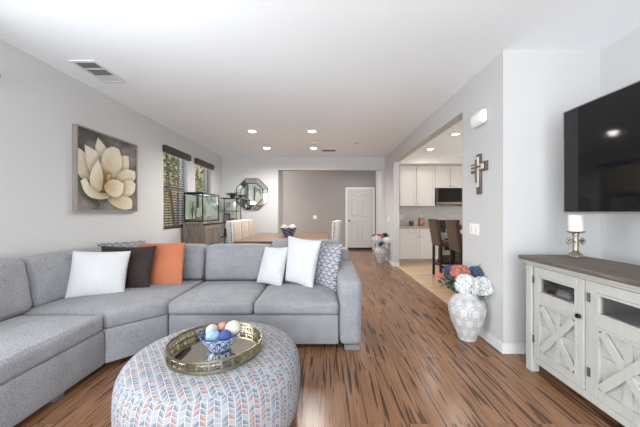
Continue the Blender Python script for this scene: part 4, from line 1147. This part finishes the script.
# octagonal mirror
def octagon():
    c = W(252.2, 194.3, BY); R = 0.445; y = BY
    t = thing('wall_mirror', 'octagonal mirror with a faceted mirrored frame on the wall behind the dining table', 'mirror', tuple(c))
    def ring(bm, r0, y0, r1, y1, close=False):
        a = [bm.verts.new((c.x+r0*math.cos(PI/8+k*PI/4), y0, c.z+r0*math.sin(PI/8+k*PI/4))) for k in range(8)]
        b = [bm.verts.new((c.x+r1*math.cos(PI/8+k*PI/4), y1, c.z+r1*math.sin(PI/8+k*PI/4))) for k in range(8)]
        for k in range(8): bm.faces.new((a[k], a[(k+1) % 8], b[(k+1) % 8], b[k]))
        return a, b
    DK = plain('mirror_edge', (0.10, 0.09, 0.08), 0.3, 0.8)
    bm = B(); ring(bm, R+0.012, y-0.0008, R+0.012, y-0.028); ring(bm, R+0.012, y-0.028, R-0.006, y-0.028); ring(bm, R-0.006, y-0.028, R-0.006, y-0.0008); ring(bm, R-0.006, y-0.0008, R+0.012, y-0.0008)
    P('edge', bm, DK, t)
    for k in range(8):
        a0 = PI/8+k*PI/4; a1 = a0+PI/4; bm = B()
        def q(r, a, yy): return bm.verts.new((c.x+r*math.cos(a), yy, c.z+r*math.sin(a)))
        e = 0.02
        v = [q(R-0.008, a0+e*0.5, y-0.020), q(R-0.008, a1-e*0.5, y-0.020), q(0.325, a1-e, y-0.031), q(0.325, a0+e, y-0.031)]
        w = [q(R-0.008, a0+e*0.5, y-0.002), q(R-0.008, a1-e*0.5, y-0.002), q(0.325, a1-e, y-0.002), q(0.325, a0+e, y-0.002)]
        bm.faces.new(v); bm.faces.new(w[::-1])
        for i in range(4): bm.faces.new((v[i], w[i], w[(i+1) % 4], v[(i+1) % 4]))
        P('frame_facet', bm, MIRROR, t)
    bm = B(); ring(bm, 0.322, y-0.034, 0.300, y-0.034); ring(bm, 0.322, y-0.034, 0.322, y-0.004); ring(bm, 0.300, y-0.034, 0.300, y-0.004); P('inner_rim', bm, DK, t)
    bm = B(); vs = [bm.verts.new((c.x+0.299*math.cos(PI/8+k*PI/4), y-0.028, c.z+0.299*math.sin(PI/8+k*PI/4))) for k in range(8)]
    ws = [bm.verts.new((c.x+0.299*math.cos(PI/8+k*PI/4), y-0.024, c.z+0.299*math.sin(PI/8+k*PI/4))) for k in range(8)]
    bm.faces.new(vs); bm.faces.new(ws[::-1])
    for k in range(8): bm.faces.new((vs[k], ws[k], ws[(k+1) % 8], vs[(k+1) % 8]))
    P('glass', bm, MIRROR, t)
octagon()

# aquarium on its stand
AW = wood('weathered_stand_wood', (0.12, 0.095, 0.075), (0.20, 0.165, 0.135), (0.28, 0.235, 0.20), 'z', 1.2, 0.6, 0.1)
def aquarium():
    x0, x1, y0, y1 = -2.70, -2.32, 5.42, 6.27
    t = thing('aquarium_stand', 'weathered brown wooden cabinet stand under the aquarium', 'cabinet', ((x0+x1)/2, (y0+y1)/2, 0))
    bm = B(); box(bm, x0, x1-0.02, y0+0.02, y1-0.02, 0.06, 1.045); P('carcass', bm, AW, t)
    P('top', box(B(), x0-0.01, x1+0.03, y0-0.03, y1+0.03, 1.0455, 1.083, 0.005, 1), AW, t)
    bm = B(); box(bm, x0-0.005, x1+0.01, y0-0.005, y1+0.005, 0, 0.06); P('plinth', bm, AW, t)
    bm = B()
    for k in range(7): box(bm, x0+0.03, x1-0.06, y0+0.006, y0+0.0195, 0.12+k*0.125, 0.235+k*0.125, 0.003, 1)
    for x in (x0, x1-0.055): box(bm, x, x+0.05, y0, y0+0.0195, 0.06, 1.045)
    P('side_planks', bm, AW, t)
    for k in range(2):
        a = y0+0.03+k*0.40; b = a+0.385
        bm = B(); box(bm, x1-0.0195, x1, a, b, 0.10, 1.01, 0.003, 1); d = P('door', bm, AW, t)
        bm = B(); box(bm, x1+0.0005, x1+0.012, a, a+0.07, 0.10, 1.01); box(bm, x1+0.0005, x1+0.012, b-0.07, b, 0.10, 1.01); box(bm, x1+0.0005, x1+0.012, a+0.07, b-0.07, 0.10, 0.18); box(bm, x1+0.0005, x1+0.012, a+0.07, b-0.07, 0.93, 1.01)
        P('door_frame', bm, AW, d)
        yk = b-0.03 if k == 0 else a+0.03
        P('handle', cyl(B(), (x1+0.016, yk, 0.5), (x1+0.016, yk, 0.64), 0.007), BLACKM, d)
    z0, z1 = 1.0835, 1.64
    t = thing('aquarium', 'glass aquarium with dark frame and pale green water by the far window', 'aquarium', ((x0+x1)/2, (y0+y1)/2, z0))
    bm = B(); e = 0.018; xx0, xx1 = x0+0.01, x1-0.01; yy0, yy1 = y0+0.01, y1-0.01
    for x in (xx0, xx1-e):
        for y in (yy0, yy1-e): box(bm, x, x+e, y, y+e, z0, z1)
    for z in (z0, z1-0.03):
        h = 0.025 if z == z0 else 0.03
        box(bm, xx0, xx1, yy0, yy0+e, z, z+h); box(bm, xx0, xx1, yy1-e, yy1, z, z+h); box(bm, xx0, xx0+e, yy0+e, yy1-e, z, z+h); box(bm, xx1-e, xx1, yy0+e, yy1-e, z, z+h)
    P('frame', bm, BLACKM, t)
    bm = B(); g = 0.005
    box(bm, xx1-0.012, xx1-0.012+g, yy0+e, yy1-e, z0+0.025, z1-0.03); box(bm, xx0+0.008, xx0+0.008+g, yy0+e, yy1-e, z0+0.025, z1-0.03)
    box(bm, xx0+e, xx1-e, yy0+0.008, yy0+0.008+g, z0+0.025, z1-0.03); box(bm, xx0+e, xx1-e, yy1-0.012, yy1-0.012+g, z0+0.025, z1-0.03)
    P('glass', bm, clear_glass('tank_glass', (0.965, 0.99, 0.975), 0.12), t)
    bm = B(); box(bm, xx0+0.015, xx1-0.02, yy1-0.020, yy1-0.0165, z0+0.03, z1-0.04); box(bm, xx0+0.0145, xx0+0.018, yy0+0.02, yy1-0.02, z0+0.03, z1-0.04)
    P('backdrop', bm, plain('pale_green_backing', (0.52, 0.58, 0.46), 0.6, var=0.15), t)
    bm = B(); box(bm, xx0+0.02, xx1-0.02, yy0+0.02, yy1-0.022, z0+0.004, z0+0.055); go = P('gravel', bm, plain('dark_gravel', (0.13, 0.12, 0.09), 0.9, var=0.6, scale=90, bump=0.8), t)
    bm = B(); rnd = random.Random(5)
    for k in range(7):
        ball(bm, (rnd.uniform(xx0+0.1, xx1-0.08), yy0+0.1+k*0.10, z0+0.07), rnd.uniform(0.03, 0.055), 8, (1, 1.2, 0.8))
    P('rocks', bm, plain('river_rock', (0.12, 0.115, 0.10), 0.8, var=0.4), t, True)
    for x, y, h in ((-2.62, 5.62, 0.36), (-2.60, 5.72, 0.30), (-2.58, 6.05, 0.38), (-2.6, 6.16, 0.28)):
        bm = B()
        for j in range(4):
            a = j*1.7; tube(bm, [(x, y, z0+0.05), (x+0.02*math.cos(a), y+0.02*math.sin(a), z0+0.05+h*0.5), (x+0.035*math.cos(a), y+0.04*math.sin(a), z0+0.05+h)], [0.004, 0.007, 0.002], 5)
        P('water_plant', bm, LEAFD, t, True)
    P('filter', box(B(), xx0+0.03, xx0+0.07, 5.88, 5.93, z0+0.28, z1-0.04, 0.006, 1), BLACKM, t)
    P('lid', box(B(), xx0, xx1, yy0, yy1, z1+0.0003, z1+0.014, 0.003, 1), BLACKM, t)
    lm = emit('tank_lamp', (0.95, 1.0, 0.9), 2.5)
    P('lamp_strip', box(B(), -2.56, -2.46, yy0+0.06, yy1-0.06, z1-0.012, z1-0.001), lm, t)
aquarium()

# baker's rack in the corner
def rack():
    xa, xb, ya, yb = -2.63, -2.20, 7.05, 7.42
    t = thing('bakers_rack', 'thin dark metal shelf rack in the far left corner beside the mirror', 'shelf', ((xa+xb)/2, (ya+yb)/2, 0))
    for x in (xa, xb):
        for y in (ya, yb): P('post', tube(B(), [(x, y, 0), (x, y, 1.62)], 0.011, 8), DARKB, t, True)
    for z in (0.25, 0.65, 1.00, 1.30):
        bm = B(); tube(bm, [(xa, ya, z), (xb, ya, z), (xb, yb, z), (xa, yb, z)], 0.008, 6, True)
        for k in range(1, 7):
            x = xa+(xb-xa)*k/7; tube(bm, [(x, ya, z), (x, yb, z)], 0.004, 5)
        P('shelf', bm, DARKB, t, True)
    bm = B(); tube(bm, [(xa, ya, 1.62), (xb, ya, 1.62), (xb, yb, 1.62), (xa, yb, 1.62)], 0.010, 6, True); P('top_rail', bm, DARKB, t, True)
    bm = B()
    for s in (0.25, 0.75):
        x = xa+(xb-xa)*s; r = 0.07
        tube(bm, [(x+r*math.cos(a)*(1-a/14), yb, 1.46+r*math.sin(a)*(1-a/14)) for a in [k*0.4 for k in range(22)]], 0.005, 5)
    tube(bm, [(xa, yb, 1.31), ((xa+xb)/2, yb, 1.60), (xb, yb, 1.31)], 0.005, 5)
    P('scrollwork', bm, DARKB, t, True)
    bm = B()
    for k in range(1, 6):
        x = xa+(xb-xa)*k/6; tube(bm, [(x, ya, 1.62), (x, yb, 1.62)], 0.004, 5)
    P('top_shelf', bm, DARKB, t, True)
    # things on it
    c = Vector((-2.35, 7.22, 1.628)); p = thing('potted_plant', 'small leafy plant in a dark pot on top of the metal rack', 'plant', tuple(c))
    P('pot', lathe(B(), [(0, 0), (0.05, 0), (0.07, 0.08), (0.062, 0.08), (0, 0.06)], c, 20), BLACKM, p, True)
    bm = B(); rnd = random.Random(3)
    for k in range(50):
        a = rnd.uniform(0, 6.28); d = Vector((math.cos(a), math.sin(a)*0.6, rnd.uniform(-0.1, 0.5))).normalized()*rnd.uniform(0.08, 0.22)
        leaf_quad(bm, c+Vector((0, 0, 0.07)), d, 0.035, Vector((0, 0, 1)))
    P('leaves', bm, LEAFD, p)
    c = Vector((-2.28, 7.18, 1.309)); p = thing('pillar_candle', 'cream pillar candle on the upper shelf of the metal rack', 'candle', tuple(c))
    P('wax', lathe(B(), [(0, 0), (0.045, 0), (0.045, 0.22), (0.03, 0.225), (0, 0.22)], c, 20), plain('cream_wax', (0.72, 0.68, 0.56), 0.5), p, True)
    c = Vector((-2.50, 7.20, 1.009)); p = thing('picture_frame', 'small dark picture frame leaning on the rack shelf beside the aquarium', 'picture frame', tuple(c))
    M = Matrix.Translation(c) @ Matrix.Rotation(-0.25, 4, 'X')
    P('frame', box(B(), -0.08, 0.08, -0.008, 0.008, 0.004, 0.24, 0.003, 1, M), BLACKM, p)
    P('photo', box(B(), -0.06, 0.06, -0.010, -0.008, 0.024, 0.22, 0, 1, M), plain('photo_grey', (0.16, 0.15, 0.15), 0.3), p)
    c = Vector((-2.33, 7.16, 1.009)); p = thing('small_pot', 'small dark pot on the rack shelf under the cream candle', 'pot', tuple(c))
    P('body', lathe(B(), [(0, 0), (0.05, 0), (0.075, 0.05), (0.07, 0.10), (0.06, 0.11), (0.05, 0.10), (0, 0.08)], c, 20), plain('brown_glaze', (0.10, 0.06, 0.04), 0.3), p, True)
    c = Vector((-2.42, 7.23, 0.659)); p = thing('storage_basket', 'dark woven basket on the lower shelf of the metal rack', 'basket', tuple(c))
    P('body', lathe(B(), [(0, 0), (0.12, 0), (0.14, 0.10), (0.14, 0.2), (0.13, 0.2), (0.12, 0.03), (0, 0.03)], c, 24), plain('wicker', (0.08, 0.06, 0.045), 0.8, var=0.5, scale=80, bump=0.5), p, True)
rack()

# ------------------------------------------------------------------ kitchen
def cab_door(t, x0, x1, z0, z1, yf, knob=None, name='door'):
    bm = B(); s = 0.055
    box(bm, x0, x1, yf, yf+0.014, z0, z1)
    box(bm, x0, x0+s, yf-0.014, yf, z0, z1); box(bm, x1-s, x1, yf-0.014, yf, z0, z1)
    if z1-z0 > 0.2: box(bm, x0+s, x1-s, yf-0.014, yf, z0, z0+s); box(bm, x0+s, x1-s, yf-0.014, yf, z1-s, z1)
    if z1-z0 > 0.2: box(bm, x0+s+0.02, x1-s-0.02, yf-0.004, yf, z0+s+0.02, z1-s-0.02)
    d = P(name, bm, CAB, t)
    if knob:
        bm = B(); cyl(bm, (knob[0], yf-0.014, knob[1]), (knob[0], yf-0.024, knob[1]), 0.005, seg=8); ball(bm, (knob[0], yf-0.032, knob[1]), 0.014, 10); P('knob', bm, CHROME, d, True)
def kitchen():
    YU = 7.42
    xs = [1.97, 2.385, 2.865, 3.275, 3.62]
    t = thing('wall_cabinet', 'tall double door white kitchen wall cabinet left of the microwave', 'cabinet', (2.4, 7.6, 1.43), 0, 'white kitchen wall cabinets')
    P('carcass', box(B(), 1.76, 2.865, YU+0.016, 7.768, 1.43, 2.485), CAB, t)
    cab_door(t, 1.955, 2.378, 1.435, 2.48, YU, (2.34, 1.49)); cab_door(t, 2.392, 2.86, 1.435, 2.48, YU, (2.43, 1.49))
    t = thing('wall_cabinet', 'short double door white kitchen wall cabinet above the microwave', 'cabinet', (3.27, 7.6, 1.90), 0, 'white kitchen wall cabinets')
    P('carcass', box(B(), 2.868, 3.68, YU+0.016, 7.768, 1.90, 2.485), CAB, t)
    cab_door(t, 2.875, 3.268, 1.905, 2.48, YU, (3.23, 1.955)); cab_door(t, 3.282, 3.675, 1.905, 2.48, YU, (3.32, 1.955))
    t = thing('wall_cabinet', 'white kitchen wall cabinet right of the microwave behind the wall', 'cabinet', (4.1, 7.6, 1.43), 0, 'white kitchen wall cabinets')
    P('carcass', box(B(), 3.684, 4.60, YU+0.016, 7.768, 1.43, 2.485), CAB, t); cab_door(t, 3.69, 4.13, 1.435, 2.48, YU); cab_door(t, 4.15, 4.59, 1.435, 2.48, YU)
    # microwave
    MWG = plain('smoky_oven_glass', (0.012, 0.009, 0.008), 0.4, spec=0.1); DST = plain('dim_steel', (0.16, 0.13, 0.11), 0.4, 0.9)
    t = thing('microwave', 'black and steel microwave mounted under the short wall cabinet', 'microwave', (3.27, 7.5, 1.46))
    P('housing', box(B(), 2.872, 3.676, 7.38, 7.766, 1.46, 1.896, 0.004, 1), plain('microwave_dark', (0.055, 0.04, 0.035), 0.5, 0.2), t)
    P('door', box(B(), 2.95, 3.52, 7.352, 7.379, 1.545, 1.885, 0.004, 1), MWG, t)
    P('handle', box(B(), 3.54, 3.56, 7.33, 7.355, 1.56, 1.87, 0.004, 1), STEEL, t)
    P('control_panel', box(B(), 3.565, 3.67, 7.36, 7.379, 1.545, 1.885, 0.003, 1), BLACKG, t)
    P('vent_strip', box(B(), 2.878, 3.67, 7.352, 7.379, 1.468, 1.535, 0.004, 1), DST, t)
    # base cabinets
    YB = 7.12
    t = thing('base_cabinet', 'white kitchen base cabinet with drawers and doors below the stone counter', 'cabinet', (2.3, 7.4, 0))
    P('carcass', box(B(), 1.76, 2.84, YB+0.016, 7.768, 0.09, 0.876), CAB, t); P('toe_kick', box(B(), 1.76, 2.84, YB+0.07, YB+0.09, 0, 0.089), plain('toe_grey', (0.5, 0.48, 0.45), 0.6), t)
    for a, b in ((1.79, 2.355), (2.375, 2.83)):
        cab_door(t, a, b, 0.74, 0.862, YB, ((a+b)/2, 0.80), 'drawer'); cab_door(t, a, b, 0.10, 0.715, YB, (b-0.035 if a < 2 else a+0.035, 0.66))
    t = thing('base_cabinet', 'white kitchen base cabinet right of the range behind the wall', 'cabinet', (4.1, 7.4, 0))
    P('carcass', box(B(), 3.66, 4.60, YB+0.016, 7.768, 0.09, 0.876), CAB, t); cab_door(t, 3.67, 4.59, 0.10, 0.868, YB)
    ctm = NT('speckled_granite'); co = ctm.coord(); ctm.base(ctm.ramp(ctm.noise(co, 55, 4, 0.7), [(0.35, (0.16, 0.12, 0.09)), (0.5, (0.42, 0.34, 0.26)), (0.65, (0.62, 0.55, 0.46))])); ctm.setp(0.2)
    GRAN = ctm.m
    o = P('countertop', box(B(), 1.755, 2.848, 7.07, 7.768, 0.8765, 0.915, 0.004, 1), GRAN); tag(o, 'speckled brown stone countertop on the white base cabinet', 'countertop')
    bsm = NT('tile_backsplash'); co = bsm.coord(); rot = bsm.mapping(co, (1, 1, 1), (PI/2, 0, 0))
    br = bsm.n('ShaderNodeTexBrick'); bsm.l(rot, br.inputs['Vector']); br.inputs['Color1'].default_value = (0.60, 0.57, 0.53, 1); br.inputs['Color2'].default_value = (0.54, 0.51, 0.48, 1); br.inputs['Mortar'].default_value = (0.48, 0.46, 0.43, 1)
    br.inputs['Scale'].default_value = 1; br.inputs['Brick Width'].default_value = 0.15; br.inputs['Row Height'].default_value = 0.075; br.inputs['Mortar Size'].default_value = 0.004
    bsm.base(br.outputs[0]); bsm.setp(0.3)
    ST('trim_backsplash', box(B(), 1.756, 4.60, 7.7685, 7.7795, 0.916, 1.429), bsm.m)
    # range
    t = thing('kitchen_range', 'dark oven range under the microwave behind the bar stools', 'oven', (3.25, 7.4, 0))
    P('body', box(B(), 2.855, 3.652, 7.13, 7.766, 0.02, 0.905, 0.004, 1), plain('range_dark', (0.04, 0.04, 0.04), 0.4, 0.5), t)
    P('oven_door', box(B(), 2.87, 3.637, 7.10, 7.129, 0.20, 0.76, 0.005, 1), STEEL, t)
    P('oven_window', box(B(), 2.98, 3.53, 7.095, 7.0995, 0.32, 0.62, 0.002, 1), BLACKG, t)
    P('handle', cyl(B(), (2.92, 7.07, 0.715), (3.59, 7.07, 0.715), 0.012), STEEL, t, True)
    P('cooktop', box(B(), 2.855, 3.652, 7.10, 7.70, 0.9055, 0.918, 0.003, 1), BLACKG, t)
    P('back_panel', box(B(), 2.855, 3.652, 7.705, 7.766, 0.9055, 1.06, 0.004, 1), BLACKM, t)
    for k in range(4): P('knob', cyl(B(), (2.98+k*0.18, 7.129, 0.83), (2.98+k*0.18, 7.095, 0.83), 0.022), BLACKM, t)
    for x in (3.05, 3.4):
        for y in (7.27, 7.55): P('grate', lathe(B(), [(0.06, 0.9185), (0.10, 0.9185), (0.10, 0.935), (0.06, 0.935), (0.06, 0.9185)], (x, y, 0), 20), BLACKM, t)
    # counter clutter
    c = Vector((1.86, 7.35, 0.9155)); t = thing('paper_towel_roll', 'white paper towel roll at the left end of the kitchen counter', 'paper towel', tuple(c))
    P('roll', lathe(B(), [(0.02, 0), (0.065, 0), (0.065, 0.27), (0.02, 0.27), (0.02, 0)], c, 24), plain('paper_white', (0.82, 0.81, 0.79), 0.9), t, True)
    P('spindle', cyl(B(), c, c+Vector((0, 0, 0.31)), 0.008), CHROME, t)
    c = Vector((2.25, 7.4, 0.9155)); t = thing('serving_cup', 'small dark cup on the kitchen counter before the tile wall', 'cup', tuple(c))
    P('body', lathe(B(), [(0, 0), (0.045, 0), (0.065, 0.10), (0.06, 0.12), (0.05, 0.10), (0, 0.02)], c, 20), plain('cup_dark', (0.10, 0.085, 0.075), 0.4), t, True)
    c = Vector((2.52, 7.45, 0.9155)); t = thing('glass_jar', 'amber and copper jar standing on the kitchen counter', 'jar', tuple(c))
    P('body', lathe(B(), [(0, 0), (0.075, 0), (0.08, 0.02), (0.08, 0.17), (0.05, 0.21), (0, 0.21)], c, 24), plain('copper_glaze', (0.36, 0.17, 0.09), 0.3, 0.4), t, True)
    P('lid', lathe(B(), [(0, 0.2105), (0.05, 0.2105), (0.055, 0.25), (0.02, 0.27), (0, 0.29)], c, 24), plain('pale_lid', (0.62, 0.58, 0.52), 0.4), t, True)
    plate('wall_outlet', 'white outlet plate on the kitchen tile above the counter', (2.09, 7.7680, 1.13), 0, 0.075, 0.118, 1, 'outlet')
    # breakfast bar
    t = thing('breakfast_bar', 'kitchen island with pale stone top behind the bar stools', 'kitchen island', (3.0, 5.0, 0))
    P('cabinet', box(B(), 2.72, 3.45, 4.2, 6.0, 0, 0.858), plain('island_dark', (0.06, 0.045, 0.035), 0.5), t)
    P('countertop', box(B(), 2.58, 3.50, 4.1, 6.08, 0.859, 0.918, 0.006, 1), plain('cream_stone', (0.62, 0.55, 0.44), 0.25, var=0.15, scale=40), t)
    c = Vector((2.68, 5.75, 0.9185)); t = thing('cooking_pot', 'small dark pot on the island between the stool backs', 'pot', tuple(c))
    P('body', lathe(B(), [(0, 0), (0.07, 0), (0.085, 0.03), (0.085, 0.10), (0.075, 0.10), (0.07, 0.02), (0, 0.02)], c, 24), BLACKM, t, True)
kitchen()
STL = fabric('brown_suede', (0.060, 0.033, 0.019), (0.098, 0.056, 0.033), 80, 0.2)
def stool():
    """faces +X, backrest at -X"""
    t = thing('bar_stool', 'x', 'stool')
    lean = lambda q: Vector((q.x-max(0, q.z-0.63)*0.16, q.y, q.z))
    P('backrest', rbox(B(), -0.06, 0.0, -0.21, 0.21, 0.61, 1.14, 0.02, n=3, m=5, warp=lean), STL, t, True)
    P('seat', rbox(B(), 0.002, 0.42, -0.21, 0.21, 0.61, 0.70, 0.025, (0, 0, 0.012), n=3, m=5), STL, t, True)
    for x, y in ((-0.03, -0.18), (-0.03, 0.18), (0.38, -0.18), (0.38, 0.18)):
        P('leg', box(B(), x-0.021, x+0.021, y-0.021, y+0.021, 0, 0.612, 0.003, 1), BLACKS, t)
    for y in (-0.18, 0.18): P('stretcher', box(B(), -0.008, 0.358, y-0.01, y+0.01, 0.20, 0.24), BLACKS, t)
    for x in (-0.03, 0.38): P('stretcher', box(B(), x-0.01, x+0.01, -0.158, 0.158, 0.23, 0.27), BLACKS, t)
    return t
BLACKS = plain('espresso_wood', (0.02, 0.014, 0.011), 0.4)
s1 = stool(); s1.location = (2.25, 5.63, 0); s1['label'] = 'brown suede bar stool, farther of the two, nearer the base cabinets'; s1['group'] = 'bar stools at the kitchen island'
dup(s1, (2.27, 4.86, 0), 0, 'brown suede bar stool, nearer of the two, right beside the wall edge')
